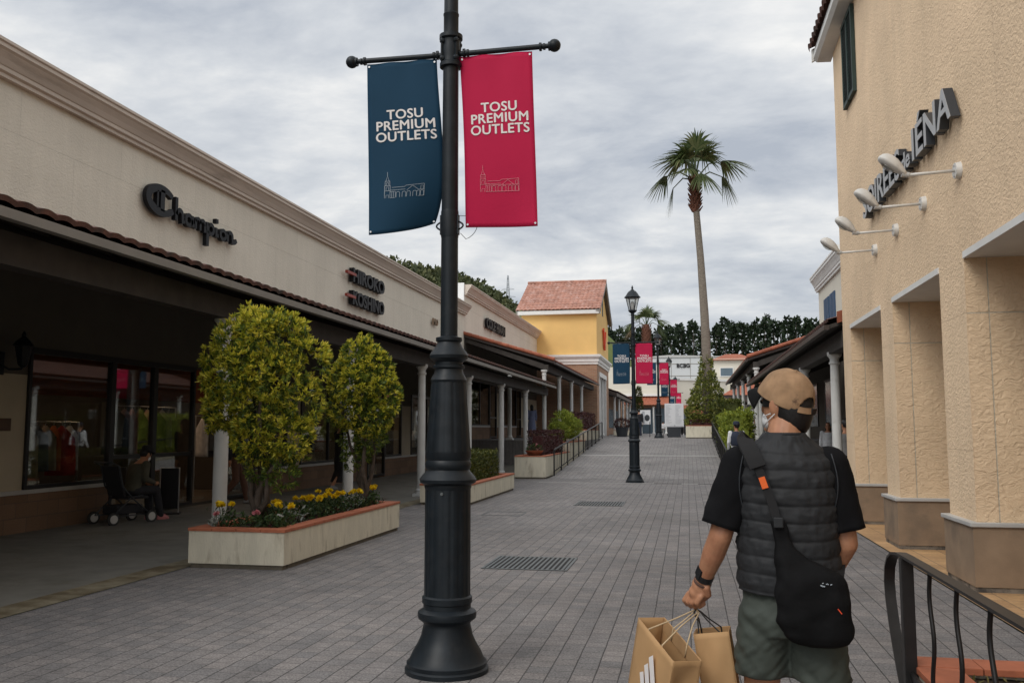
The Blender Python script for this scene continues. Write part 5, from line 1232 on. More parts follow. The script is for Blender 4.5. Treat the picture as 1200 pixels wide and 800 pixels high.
hr = MB().tube([(3.6, 114.95, 6.4), (4.5, 114.95, 6.8), (6.9, 114.95, 9.2), (8.2, 114.95, 9.5)], .06, 6)
for i in range(7): x = 4.5+2.4*i/6; hr.cyl((x, 114.95, 5.6+2.4*i/6), (x, 114.95, 6.8+2.4*i/6), .03, n=5)
hr.build('handrail', 'sign_slate', cb)
pv = thing('red_roof_pavilion', 'open pavilion with a low red tiled roof between the palm and the right columns', 'pavilion', (5, 74, UP))
MB().add([(2.6, 70, 4.1), (8, 70, 4.1), (8, 80, 4.1), (2.6, 80, 4.1), (5.0, 73.5, 5.6), (5.6, 76, 5.6)], [(0, 1, 5, 4), (1, 2, 5), (2, 3, 4, 5), (3, 0, 4), (3, 2, 1, 0)]).build('roof', 'roof_tile_red', pv)
MB().box(2.7, 7.9, 70.1, 79.9, 3.6, 4.08).build('beam', 'gutter_brown', pv)
for x, y in ((2.9, 70.3), (5.2, 70.3), (7.6, 70.3), (2.9, 79.5), (7.6, 79.5)): column(pv, x, y, UP, 3.6)
MB().box(4, 7.8, 74, 79, UP, 3.5).build('back_wall', 'far_cream', pv)
# map board, poster stand, bins of flowers
mbd = thing('map_board', 'white freestanding map board on a dark base at the head of the ramp', 'map board', (-.85, 53, UP))
MB().box(-1.30, -.22, 52.93, 53.07, UP+.60, UP+1.95, .01).build('panel', 'board_white', mbd)
MB().box(-1.15, -.40, 52.8, 53.2, UP, UP+.60, .02).build('base', 'sign_slate', mbd)
pr = MB()
pr.box(-1.26, -.26, 52.926, 52.9295, UP+.64, UP+.66)
for c in range(2):
    for k in range(16):
        z = UP+1.85-k*.07; w0 = -1.24+c*.55; pr.box(w0, w0+random.uniform(.15, .38), 52.924, 52.929, z-.02, z)
pr.box(-.78, -.70, 52.922, 52.929, UP+.63, UP+.70)
pr.build('print', 'board_print', mbd)
ps = thing('poster_stand', 'white framed poster on a dark easel beside the far lamp post', 'poster stand', (-2.55, 55, UP))
MB().box(-2.95, -2.2, 54.97, 55.03, UP+.75, UP+1.62).build('panel', 'board_white', ps)
MB().box(-2.70, -2.55, 54.955, 54.967, UP+.8, UP+1.55).build('print', 'board_print', ps)
mb = MB().ball((-2.40, 54.96, UP+1.15), .16, 12, 8, (1, .03, 1.2)); mb.build('print', 'sign_slate', ps)
lg = MB()
for x in (-2.9, -2.25): lg.tube([(x, 55.05, UP+1.6), (x, 54.9, UP)], .02, 6)
lg.build('legs', 'sign_black', ps)
fb = thing('flower_tub', 'dark tub of maroon flowers left of the second lamp post shaft, far away', 'flower tub', (-4.0, 56, UP))
MB().lathe([(.30, 0), (.36, .3), (.42, .6), (.38, .6)], 16, (-4.0, 56, UP)).build('tub', 'sign_slate', fb)
leafy('plants', 'leaf_maroon', fb, [(-4.0, 56, UP+.8, .48, .48, .32)], 240, .1, 6, .5)

# ------------------------------------------------------------------ hills, woods, pylon
def hill(name, material, cx_, cy_, rx, ry, h, n=48, pw=1.6, seed=0, edge=0.0):
    mb = MB(); vs = []; fs = []
    for j in range(n+1):
        for i in range(n+1):
            u, v = -1+2*i/n, -1+2*j/n; d = math.sqrt(u*u+v*v)
            z = h*max(0, 1-d**pw)+h*.10*noise.noise((u*3+seed, v*3, seed))*max(0, 1-d)+h*.03*noise.noise((u*9+seed, v*9, seed))*max(0, 1-d)
            vs.append((cx_+u*rx, cy_+v*ry, z-1.5))
    for j in range(n):
        for i in range(n): a = j*(n+1)+i; fs.append((a, a+1, a+n+2, a+n+1))
    mb.add(vs, fs); return struct(mb.build(name, material, smooth=True))
h1 = hill('hill', 'hill_forest', -112, 300, 91, 120, 58, seed=2, pw=2.3)
h2 = hill('hill', 'hill_grass', -35, 230, 35, 60, 35, seed=5, pw=1.7)
h3 = hill('hill', 'hill_forest', 20, 345, 150, 110, 25, seed=9, pw=3.2)
# far-off wood on the left hill: one mass
def wood_on(hobj, n, size, seed, cond):
    me = hobj.data; V = np.array([v.co[:] for v in me.vertices]); pick = rng.integers(0, len(V), n*3)
    P = V[pick]+rng.uniform(-1, 1, (n*3, 3))*np.array([3.0, 3.0, 0])
    P = P[cond(P)][:n]; PP = np.repeat(P, 16, 0); k = len(PP)
    d = rand_dirs(k); d[:, 2] = np.abs(d[:, 2]); rad = np.repeat(rng.uniform(1.4, 3.4, len(P)), 16)
    PP = PP+d*np.array([1, 1, 1.15])*rad[:, None]; DD = d+rand_dirs(k)*.8
    Ls = size*(.6+.8*rng.random(k)); return leafsoup(PP, DD, Ls, Ls*.8)
V, F = wood_on(h1, 5200, 1.25, 1, lambda P: (P[:, 2] > 8) & (P[:, 1] < 330))
o = raw('forest', V, F, 'leaf_forest'); o['kind'] = 'stuff'
# the dark line of tall trees, each its own object, five shapes
def line_tree_parts(k):
    h = (13, 14.5, 12.5, 15, 13.5)[k]; n = 250; w = (1.5, 1.25, 1.6, 1.35, 1.7)[k]
    t = rng.random(n)**.85; z = 2.6+t*(h-2.6); prof = np.sin(np.pi*np.clip(t*.88+.10, 0, 1))**.55
    cl = np.floor(z/1.1); ph = cl*2.1+k
    a = rng.random(n)*2*np.pi; r = w*prof*(.35+.65*np.sqrt(rng.random(n)))*(.8+.35*np.sin(a*2+ph))
    P = np.column_stack([r*np.cos(a), r*np.sin(a), z+rng.normal(size=n)*.2]); D = rand_dirs(n)+np.column_stack([np.cos(a), np.sin(a), np.full(n, .5)])
    Ls = .75+.7*rng.random(n); V, F = leafsoup(P, D, Ls, Ls*.7, .2)
    return V, F, h
protos = []
LT = 'tall dark narrow tree in the distant tree line behind the shops'
for k in range(5):
    r = thing('line_tree', LT, 'tree', (0, 0, 0), 'tall trees of the distant tree line')
    V, F, h = line_tree_parts(k); raw('crown', V, F, 'leaf_dark', r)
    MB().tube([(0, 0, -2), (.1, 0, h*.5), (0, 0, h*.93)], [.22, .16, .05], 6).build('trunk', 'bark', r, smooth=True)
    protos.append(r)
px0 = 708; i = 0
spotsT = []
for row, (Yd, step) in enumerate(((262, 12.0), (272, 13.5))):
    px = px0+row*5
    while px < 962:
        X = (px-806)/1050*Yd; tops = 383+2*math.sin(px*.05)+(3 if px < 770 else 0)-7*math.exp(-((px-905)/28)**2)-4*math.exp(-((px-803)/14)**2)
        spotsT.append((X+random.uniform(-.6, .6), Yd+random.uniform(-3, 3), 1.5+(503-tops)/1050*Yd+random.uniform(-1.9, .8))); px += step*random.uniform(.75, 1.2)
for i, (x, y, zt) in enumerate(spotsT):
    k = i % 5; h = (13, 14.5, 12.5, 15, 13.5)[k]
    o = protos[k] if i < 5 else dup(protos[k])
    o.location = (x, y, zt-h*1.0); o.rotation_euler = (0, 0, random.uniform(0, 6.28))
py = thing('pylon', 'grey lattice power pylon on the wooded hill left of the yellow tower', 'pylon', (-80, 400, 40))
m_ = MB()
def pw(z): return 1.7*(1-min(1, (z-38)/34))**1.1+.22
zs = [38+34*i/12 for i in range(13)]
for a, b in zip(zs[:-1], zs[1:]):
    wa, wb = pw(a), pw(b); ca = [Vector((-80+sx_*wa, 400+sy_*wa, a)) for sx_, sy_ in ((1, 1), (1, -1), (-1, -1), (-1, 1))]; cbb = [Vector((-80+sx_*wb, 400+sy_*wb, b)) for sx_, sy_ in ((1, 1), (1, -1), (-1, -1), (-1, 1))]
    for q in range(4):
        m_.cyl(ca[q], cbb[q], .14, n=4); m_.cyl(ca[q], cbb[(q+1) % 4], .08, n=4); m_.cyl(cbb[q], cbb[(q+1) % 4], .07, n=4)
for z, w_2 in ((62, 3.6), (65.5, 3.0), (58.5, 3.6)):
    for s in (-1, 1): m_.cyl((-80, 400, z+.7), (-80+s*w_2, 400, z), .10, n=4); m_.cyl((-80, 400, z-.1), (-80+s*w_2, 400, z), .10, n=4)
m_.build('lattice', 'steel_tower', py)

# ------------------------------------------------------------------ people
def limb(mb, pts, rs, n=14):
    for (p, q), (a, b) in zip(zip(pts[:-1], pts[1:]), zip(rs[:-1], rs[1:])):
        mb.cyl(p, q, a, b, n); mb.ball(q, b, n, 8)
    mb.ball(pts[0], rs[0], n, 8); return mb
def head_rings(c, yaw=0, tilt=0, s=1.0):
    """skull with jaw, nose, ears; c = middle of the head; facing +Y before the yaw"""
    mb = MB()
    rings = [(-.118, .030, .035, .030), (-.108, .045, .055, .022), (-.085, .056, .074, .012), (-.05, .066, .086, .004), (-.01, .073, .093, 0), (.03, .077, .097, -.004), (.065, .075, .093, -.006), (.092, .062, .075, -.006), (.108, .038, .045, -.006), (.115, .010, .012, -.006)]
    mb.loft([((0, oy, z), rx, ry) for z, rx, ry, oy in rings], 24)
    mb.ball((0, .102, -.022), .016, 10, 8, (.8, 1.1, 1.3)); mb.ball((0, .094, .0), .010, 8, 6, (.7, .9, 1.8))
    mb.ball((0, .086, -.062), .018, 10, 6, (1.3, .5, .5)); mb.ball((0, .080, -.098), .022, 10, 8, (1.1, .8, .7))
    for s_ in (-1, 1): mb.ball((s_*.080, -.010, -.012), .034, 12, 8, (.32, .66, 1.08), Euler((0, s_*.15, s_*-.35)).to_matrix()); mb.ball((s_*.03, .084, .012), .014, 8, 6, (1.3, .5, .5))
    M = Matrix.Translation(Vector(c)) @ Euler((tilt, 0, yaw)).to_matrix().to_4x4() @ Matrix.Scale(s, 4)
    mb.v = [tuple(M @ Vector(p)) for p in mb.v]; return mb, M
def hand_simple(mb, w, d, r=.030):
    w = Vector(w); d = Vector(d).normalized(); s = d.orthogonal().normalized(); 
    mb.ball(w+d*.05, .042, 12, 8, (.75, .75, 1.0)); 
    for k in range(4):
        p = w+d*.08+s*(k-1.5)*.019; limb(mb, [p, p+d*.04, p+d*.07+s.cross(d)*.012], [.0095, .009, .0075], 8)
    p = w+d*.03+s*.035; limb(mb, [p, p+d*.035+s*.015], [.011, .009], 8)
    return mb
J0 = dict(pelvis=(0, 0, .93), chest=(0, 0, 1.25), neck=(0, 0, 1.45), head=(0, .02, 1.60), shl=(-.18, 0, 1.40), shr=(.18, 0, 1.40), ell=(-.23, -.02, 1.12), elr=(.23, -.02, 1.12), wrl=(-.24, .06, .88), wrr=(.24, .06, .88),
          hil=(-.09, 0, .90), hir=(.09, 0, .90), knl=(-.095, .03, .49), knr=(.095, .03, .49), anl=(-.095, 0, .08), anr=(.095, 0, .08))
def person(label, loc, rz, J=None, top='cloth_white', bottom='cloth_dark', shoes='shoe_grey', hair='hair_black', voxel=.014, scale=1.0, mask=False, hat=None, long_sleeve=True, skirt=None, yaw=0, hair_len=.0, tilt=0, bottom_len=1.0, group=None, shirt_drop=.0):
    j = {k: Vector(v) for k, v in {**J0, **(J or {})}.items()}
    r = thing('person', label, 'person', loc, group); r.rotation_euler = (0, 0, rz)
    r.scale = (scale,)*3
    up = (j['neck']-j['pelvis']); 
    b = MB()
    def tors(mb, k, z0=0.0, z1=1.0):
        for u0, rx, ry in ((0, .155, .105), (.2, .150, .10), (.4, .135, .095), (.65, .155, .11), (.85, .165, .10), (.97, .10, .075)):
            pass
        pts = [(0, .150, .11), (.2, .148, .105), (.4, .137, .098), (.65, .155, .110), (.82, .165, .105), (.92, .14, .085), (1.0, .06, .06)]
        mb.loft([(tuple(j['pelvis']+up*u), rx*k, ry*k) for u, rx, ry in pts if z0 <= u <= z1], 20); return mb
    tors(b, .93); limb(b, [j['neck']-up*.05, j['head']-Vector((0, 0, .08))], [.058, .052])
    hm, HM = head_rings(j['head'], yaw, tilt); b.add(hm.v, hm.f)
    for s in 'lr':
        limb(b, [j['sh'+s], j['el'+s], j['wr'+s]], [.048, .038, .026]); hand_simple(b, j['wr'+s], j['wr'+s]-j['el'+s])
        limb(b, [j['hi'+s], j['kn'+s], j['an'+s]], [.075, .052, .036]); a = j['an'+s]; limb(b, [a, a+Vector((0, .12, -.04))], [.036, .03])
    link_mesh('body', remeshed(b, voxel, 3), 'skin', r)
    # clothes
    t = MB(); tors(t, 1.10, -.01, .93); 
    if shirt_drop: t.loft([(tuple(j['pelvis']-Vector((0, 0, shirt_drop))), .18, .135), (tuple(j['pelvis']+up*.1), .168, .12)], 20)
    for s in 'lr':
        if long_sleeve: limb(t, [j['sh'+s], j['el'+s], j['wr'+s]*.93+j['el'+s]*.07], [.066, .052, .040])
        else: limb(t, [j['sh'+s], j['sh'+s]*.35+j['el'+s]*.65], [.068, .064])
    link_mesh('shirt', remeshed(t, voxel*1.2, 3), top, r)
    p = MB()
    if skirt:
        h_ = (j['hil']+j['hir'])/2; k_ = (j['knl']+j['knr'])/2; a_ = (j['anl']+j['anr'])/2
        e = k_*(1-skirt)+a_*skirt
        p.loft([(tuple(h_+Vector((0, 0, .08))), .15, .115), (tuple(h_*.6+k_*.4), .20, .16), (tuple(k_), .22, .19), (tuple(e), .25, .22)], 24, fn=lambda q, c, a, ri: c+(q-c)*(1+.05*math.sin(a*7)*(ri/3)))
    else:
        p.loft([(tuple(j['pelvis']+up*.12), .15, .112), (tuple(j['pelvis']), .162, .122), (tuple(j['pelvis']-up*.1), .155, .12)], 20)
        for s in 'lr':
            e = j['kn'+s]*(1-bottom_len)+j['an'+s]*bottom_len
            limb(p, [j['hi'+s], j['kn'+s], e], [.090, .072, .058])
    link_mesh('skirt' if skirt else 'trousers', remeshed(p, voxel*1.2, 3), bottom, r)
    for s in 'lr':
        a = j['an'+s]; d = (a-j['kn'+s]); m2 = MB().loft([((a.x, a.y+.05, a.z-.085), .045, .125), ((a.x, a.y+.05, a.z-.05), .047, .125), ((a.x, a.y+.03, a.z-.01), .043, .09), ((a.x, a.y, a.z+.02), .042, .05)], 18)
        m2.build('shoe', shoes, r, smooth=True, world=False)
    hr = MB().ball((0, -.014, .022), .105, 18, 12, (.81, .98, .98))
    hr.f = [f for f in hr.f if not all(hr.v[i][1] > .055 and hr.v[i][2] < .075 for i in f) and not all(hr.v[i][2] < -.065 for i in f)]
    if hair_len: hr.loft([((0, -.05, .03), .085, .06), ((0, -.065, -.08), .088, .05), ((0, -.07, -.08-hair_len), .07, .035)], 18)
    hr.v = [tuple(HM @ Vector(q)) for q in hr.v]; hr.build('hair', hair, r, smooth=True, world=False)
    for s in (-1, 1): MB().ball(HM @ Vector((s*.031, .088, .006)), .009, 8, 6).build('eye', 'sign_black', r, smooth=True, world=False)
    if mask:
        mk = MB().ball((0, .048, -.055), .062, 16, 10, (1.02, .86, .85)); mk.f = [f for f in mk.f if not all(mk.v[i][1] < .045 for i in f)]
        mk.v = [tuple(HM @ Vector(q)) for q in mk.v]; mk.build('face_mask', 'mask_white', r, smooth=True, world=False)
    if hat:
        ht = MB().lathe([(.135, .045), (.135, .05), (.10, .055), (.098, .10), (.08, .135), (.03, .15)], 20); ht.v = [tuple(HM @ Vector(q)) for q in ht.v]; ht.build('hat', hat, r, auto=40, world=False)
    return r
# --- the man walking ahead with paper bags
MX, MY = .345, 3.42
man = thing('person', 'man seen from behind in tan cap, black quilted vest and olive shorts carrying paper bags', 'person', (MX, MY, 0))
j = {k: Vector(v) for k, v in dict(pelvis=(-.0, 0, .90), neck=(0, .0, 1.46), head=(.015, .035, 1.592), shl=(-.165, 0, 1.372), shr=(.160, 0, 1.372), ell=(-.235, -.02, 1.115), wrl=(-.297, .07, .945), elr=(.200, .0, 1.095), wrr=(.12, .11, .925),
     hil=(-.088, 0, .86), hir=(.092, 0, .86), knl=(-.10, .09, .49), knr=(.10, -.03, .49), anl=(-.10, .13, .085), anr=(.10, -.23, .11)).items()}
b = MB()
b.loft([((0, 0, .80), .10, .09), ((0, 0, .90), .138, .100), ((0, 0, 1.05), .138, .10), ((0, 0, 1.2), .150, .105), ((0, 0, 1.33), .16, .10), ((0, 0, 1.41), .13, .08), ((0, 0, 1.46), .065, .06)], 24)
limb(b, [(0, -.01, 1.40), (.0, .0, 1.47), (.01, .015, 1.52)], [.075, .062, .06])
HY = R(45)
hm, HM = head_rings(j['head'], HY, R(4), .97); b.add(hm.v, hm.f)
limb(b, [j['shl'], j['ell'], j['ell']*.6+j['wrl']*.4, j['wrl']], [.052, .042, .042, .029])
limb(b, [j['shr'], j['elr'], j['elr']*.6+j['wrr']*.4, j['wrr']], [.052, .043, .043, .029])
for s in 'lr':
    k, a = j['kn'+s], j['an'+s]
    limb(b, [j['hi'+s]-Vector((0, 0, .03)), k, k*.65+a*.35+Vector((0, -.02, 0)), a], [.076, .060, .060, .038]); limb(b, [a, a+Vector((0, .12, -.05))], [.038, .032])
# left fist round the bag handles: palm from the wrist, four curled fingers, thumb across
w = j['wrl']; gr = Vector((-.327, .115, .855))          # the grip the fingers close on
ax = Vector((.55, -.78, .0)).normalized()               # handle direction through the fist
dn = (gr-w).normalized(); out_ = ax.cross(dn).normalized(); 
if out_.x > 0: out_ = -out_
kn = w+dn*.062
b.ball(w+dn*.035, .036, 14, 10, (1.0, .85, 1.25)); b.ball(kn, .036, 14, 10, (1.1, 1.0, .9))
for q in range(4):
    off = ax*(-.0375+.025*q); L_ = (.92, 1.0, .98, .82)[q]
    p0 = kn+off+dn*.012+out_*.014; p1 = p0+(dn*.034+out_*.012)*L_; p2 = p1+(dn*.024-out_*.022)*L_; p3 = p2+(-dn*.012-out_*.022)*L_
    limb(b, [p0, p1, p2, p3], [.0118, .0108, .0098, .0085], 10)
t0 = w+dn*.035+ax*.034; limb(b, [t0, t0+dn*.032+ax*.010-out_*.012, t0+dn*.052-ax*.012-out_*.022], [.0145, .012, .0105], 10)
hand_simple(b, j['wrr'], (-.2, .35, -.8))
body = link_mesh('body', remeshed(b, .0046, 2), 'skin', man)
for s in (-1, 1): MB().ball(HM @ Vector((s*.031, .090, .006)), .009, 10, 8).build('eye', 'sign_black', man, smooth=True, world=False)
hr = MB().loft([((0, -.004, -.012), .0805, .099), ((0, -.006, .025), .081, .100), ((0, -.008, .050), .074, .092), ((0, -.008, .062), .05, .06)], 28)
hr.loft([((0, -.034, -.105), .046, .045), ((0, -.032, -.085), .060, .060), ((0, -.030, -.045), .074, .073), ((0, -.022, -.01), .0805, .083), ((0, -.01, .03), .083, .095)], 28)
hr.v = [tuple(HM @ Vector(q)) for q in hr.v]; hr.build('hair', 'hair_black', man, smooth=True, world=False)
# cap: dome of six panels, front tipped up, arched opening and strap at the back, bill in front
CM = Matrix.Translation(HM @ Vector((0, -.004, .040))) @ Euler((R(26), R(0), HY), 'XYZ').to_matrix().to_4x4()
cp = MB(); NA, NT = 168, 64; rx, ry, rz_ = .087, .109, .090
def dome(a, t, k=1.0):
    z = rz_*math.sin(t); c_ = math.cos(t)**.70
    seam = 1-.012*max(0, 1-abs(((a/(math.pi/3)) % 1)-.0)*14)-.012*max(0, 1-abs(((a/(math.pi/3)) % 1)-1)*14)
    wr = 1+.010*math.sin(a*9+t*5)*(1-t/1.57)+.008*math.sin(a*4-t*8)
    return Vector((rx*c_*math.cos(a)*seam*wr*k, ry*c_*math.sin(a)*seam*wr*k, z*k*wr))
idx = {}
for jt in range(NT+1):
    for i in range(NA):
        a = 2*math.pi*i/NA; t = (math.pi/2*.995)*jt/NT; idx[i, jt] = len(cp.v); p = dome(a, t); p.z -= .030*(1-jt/NT)*(1 if jt < 3 else 1); cp.v.append(tuple(p))
for jt in range(NT):
    for i in range(NA):
        a = 2*math.pi*(i+.5)/NA; t = (math.pi/2)*(jt+.5)/NT
        da = (a-1.5*math.pi+math.pi) % (2*math.pi)-math.pi
        if (da/.50)**2+((t-.13)/.44)**2 < 1 and t > .13: continue
        cp.f.append((idx[i, jt], idx[(i+1) % NA, jt], idx[(i+1) % NA, jt+1], idx[i, jt+1]))
cp.v = [tuple(CM @ Vector(p)) for p in cp.v]
cap = cp.build('cap', 'cap_tan', man, smooth=True, world=False)
sm_ = cap.modifiers.new('thick', 'SOLIDIFY'); sm_.thickness = .003; sm_.offset = 1
bt = MB().ball(CM @ Vector((0, 0, rz_+.002)), .007, 10, 6, (1, 1, .6)); bt.build('cap_button', 'cap_tan', cap, smooth=True, world=False)
bl = MB(); vs = []; 
for r_ in range(8):
    for i in range(25):
        a = R(90-62+124*i/24); e_ = r_/7; rr = 1+.52*e_*math.cos((a-math.pi/2)*1.25)
        vs.append(CM @ Vector((rx*1.0*math.cos(a)*(1+.10*e_), ry*math.sin(a)*rr, -.026-.030*e_*e_-.10*abs(math.cos(a))**2*e_*.4)))
bl.add(vs, [(r_*25+i, r_*25+i+1, r_*25+i+26, r_*25+i+25) for r_ in range(7) for i in range(24)])
bo = bl.build('bill', 'bag_black', cap, smooth=True, world=False); s2_ = bo.modifiers.new('t', 'SOLIDIFY'); s2_.thickness = .005
MB().tube([CM @ Vector((rx*1.02*math.cos(a), ry*1.03*math.sin(a), -.018)) for a in [R(240+60*i/10) for i in range(11)]], None, flat=(.0022, .011), up=(0, 0, 1)).build('cap_strap', 'cap_tan', cap, world=False)
MB().box(-.012, .012, -.004, .004, -.013, .013, .002).build('cap_buckle', 'watch_black', cap, world=False).matrix_local = CM @ Matrix.Translation((.022, -ry*1.05, -.018))
# face mask hooked on the ears
mk = MB().ball((0, .046, -.062), .058, 18, 12, (1.0, .88, .85)); mk.f = [f for f in mk.f if not all(mk.v[i][1] < .045 for i in f)]
for s in (-1, 1):
    mk.tube([(s*.060, .058, -.05), (s*.078, .020, -.040), (s*.083, -.012, -.030), (s*.084, -.022, -.008), (s*.083, -.01, .014)], .0022, 6)
    mk.tube([(s*.058, .055, -.085), (s*.074, .020, -.060), (s*.083, -.014, -.036)], .0022, 6)
mk.v = [tuple(HM @ Vector(q)) for q in mk.v]; mk.build('face_mask', 'mask_white', man, smooth=True, world=False)
# t-shirt: wide sleeves, each an open cuff
def sleeve(mb, sh, el, out, r0, r1, L=.80):
    sh, el = Vector(sh), Vector(el); d = (el-sh); N = 14; n = 28; ax_ = d.normalized(); a = ax_.orthogonal().normalized(); bb = ax_.cross(a); vs = []
    for i in range(N+1):
        u = i/N; c = sh+d*L*u; r_ = r0+(r1-r0)*u**.8
        for k in range(n):
            an = 2*math.pi*k/n; q = a*math.cos(an)+bb*math.sin(an)
            w_ = 1+.04*math.sin(an*3+u*7)*u+.03*math.sin(an*5-u*4)*u+.09*noise.noise((math.cos(an)*2.2, math.sin(an)*2.2, u*5+sh.x*9))*(.3+u)
            vs.append(c+q*r_*w_+Vector((0, 0, 0)))
    k0 = len(vs)
    for k in range(n): vs.append(Vector(vs[N*n+k])*.90+(sh+d*L)*.10)
    for k in range(n): vs.append(Vector(vs[(N-3)*n+k])*.88+(sh+d*L*(N-3)/N)*.12)
    fs = [(i*n+k, i*n+(k+1) % n, (i+1)*n+(k+1) % n, (i+1)*n+k) for i in range(N) for k in range(n)]
    fs += [(N*n+k, N*n+(k+1) % n, k0+(k+1) % n, k0+k) for k in range(n)]+[(k0+k, k0+(k+1) % n, k0+n+(k+1) % n, k0+n+k) for k in range(n)]
    mb.add(vs, fs); mb.ball(sh, r0, 24, 12); return mb
ts = MB(); sleeve(ts, (-.158, 0, 1.37), (-.245, -.02, 1.10), -1, .071, .075, .83); sleeve(ts, (.152, 0, 1.37), (.214, -.005, 1.085), 1, .071, .069, .80)
ts.loft([((0, 0, 1.30), .165, .10), ((0, 0, 1.40), .155, .09), ((0, 0, 1.445), .10, .072), ((.0, .003, 1.478), .069, .067)], 28)
ts.build('t_shirt', 'tee_black', man, smooth=True, world=False)
# quilted vest
vr = []; zb, zt = .925, 1.485; N = 120
key = [(.925, .172, .128), (.96, .178, .134), (1.05, .176, .132), (1.15, .174, .128), (1.25, .174, .128), (1.33, .172, .125), (1.39, .160, .112), (1.43, .128, .094), (1.46, .088, .078), (1.485, .074, .072)]
kz = [k[0] for k in key]
for i in range(N+1):
    z = zb+(zt-zb)*i/N; vr.append(((0, -.008, z), float(np.interp(z, kz, [k[1] for k in key])), float(np.interp(z, kz, [k[2] for k in key])), .88 if z < 1.4 else 1.0))
def quilt(p, c, a, ri):
    z = p.z; ph = (z-.935)/.0605
    if z > 1.418: b_ = .006*min(1, (1.485-z)/.03+.3)
    else: b_ = .0068*abs(math.sin(math.pi*ph))**.42
    wr = .004*noise.noise((math.cos(a)*6, math.sin(a)*6, z*24))+.0045*noise.noise((math.cos(a)*17+z*6, math.sin(a)*17, z*30))*abs(math.sin(math.pi*ph))**.5+.003*noise.noise((a*9, 0, z*60))*abs(math.sin(math.pi*ph))+.0045*noise.noise((a*14, 3, z*9))*abs(math.sin(math.pi*ph))
    d = (p-c); d.z = 0; d.normalize(); q = p+d*(b_+wr-.003); q.z += .006*math.sin(a*2+1)+.004*noise.noise((a*2, 1, round(ph)))
    return q
v_ = MB().loft(vr, 96, True, quilt); v_.build('vest', 'vest_charcoal', man, smooth=True, world=False)
for s in (-1, 1):
    pip = MB(); pip.tube([(s*(.150+.018*math.sin(math.pi*u)), -.078-.030*math.sin(math.pi*u)*.6+.02*u, 1.415-.22*u) for u in [i/10 for i in range(11)]], .0022, 6); pip.build('armhole_piping', 'sign_slate', man, smooth=True, world=False)
MB().tube([(.0+.066*math.cos(a), -.006+.066*math.sin(a), 1.483) for a in [2*math.pi*i/24 for i in range(25)]], .006, 8).build('neck_binding', 'vest_charcoal', man, smooth=True, world=False)
# shorts with wide open hems
sh = MB(); sh.loft([((0, 0, 1.0), .15, .112), ((0, 0, .92), .160, .122), ((0, -.005, .84), .172, .135), ((0, 0, .78), .165, .13)], 28)
for s, kx, ky in ((-1, -.098, .055), (1, .100, -.015)):
    sh.loft([((s*.075, 0, .86), .10, .122), ((s*.088, ky*.3, .76), .098, .118), ((kx, ky*.6, .68), .098, .112), ((kx, ky*.8, .622), .101, .112)], 28)
me = remeshed(sh, .009, 4)
for v in me.vertices:
    p = v.co; d = Vector((p.x-(.09 if p.x > 0 else -.09), p.y, 0)); 
    if d.length > 1e-4: v.co += d.normalized()*(.009*noise.noise((p.x*9, p.y*9, p.z*24+p.x*22))+.006*noise.noise((p.x*24, p.y*20, p.z*44-p.x*30)))
link_mesh('shorts', me, 'shorts_olive', man)
for s in 'lr':
    a = j['an'+s]
    MB().loft([((a.x, a.y+.05, a.z-.085), .048, .135), ((a.x, a.y+.05, a.z-.05), .05, .135), ((a.x, a.y+.03, a.z-.01), .046, .09), ((a.x, a.y, a.z+.03), .044, .05)], 20).build('shoe', 'shoe_grey', man, smooth=True, world=False)
    MB().cyl(a+Vector((0, 0, 0)), a+Vector((0, 0, .09)), .043, .045, 16).build('sock', 'cloth_white', man, smooth=True, world=False)
fd = (j['wrl']-j['ell']).normalized()
def wristband(name, c, wd, r_, mt, par=man): 
    c = Vector(c); o = MB().cyl(c-fd*wd, c+fd*wd, r_, r_*.96, 24).build(name, mt, par, smooth=False, world=False); return o
wt = wristband('wristwatch', j['wrl']-fd*.012, .012, .0345, 'watch_black')
cface = j['wrl']-fd*.012+Vector((-.62, -.62, .5)).normalized()*.033; MB().obox(cface, fd*.019, fd.cross(Vector((-.6, -.6, .5)).normalized()).normalized()*.018, Vector((-.62, -.62, .5)).normalized()*.006).build('watch_case', 'watch_black', wt, world=False)
wristband('bracelet', j['wrl']+fd*.014, .004, .0345, 'bracelet')
# cross-body bag
bg_ = thing('crossbody_bag', 'slouchy black cross body bag hanging at the hip of the man in the vest', 'bag', (MX+.07, MY-.2, .77))
L0 = Vector((MX, MY, 0))
rg = [(.775, .082, .050, .028), (.785, .080, .092, .050), (.81, .070, .118, .062), (.85, .064, .128, .070), (.92, .058, .127, .072), (.985, .056, .122, .068), (1.015, .048, .110, .062), (1.035, .028, .088, .052), (1.06, .000, .058, .04), (1.10, -.028, .034, .026), (1.185, -.044, .020, .014)]
rs = []
for i in range(61):
    z = .775+(1.185-.775)*i/60; zz = [q[0] for q in rg]; kx = .94
    rs.append(((L0.x+float(np.interp(z, zz, [q[1] for q in rg])), L0.y-.178+(.0 if z < 1 else .03*(z-1)/.18), z), kx*float(np.interp(z, zz, [q[2] for q in rg])), float(np.interp(z, zz, [q[3] for q in rg])), .66))
def slouch(p, c, a, ri):
    d = p-c; d.z = 0; L_ = d.length; d.normalize()
    return p+d*(.012*noise.noise((p.x*11, p.y*11, p.z*14))+.006*noise.noise((p.x*30, p.y*30, p.z*26)))
MB().loft(rs, 64, True, slouch).build('pouch', 'bag_black', bg_, smooth=True)
def bagpts(pts): return [L0+Vector(p) for p in pts]
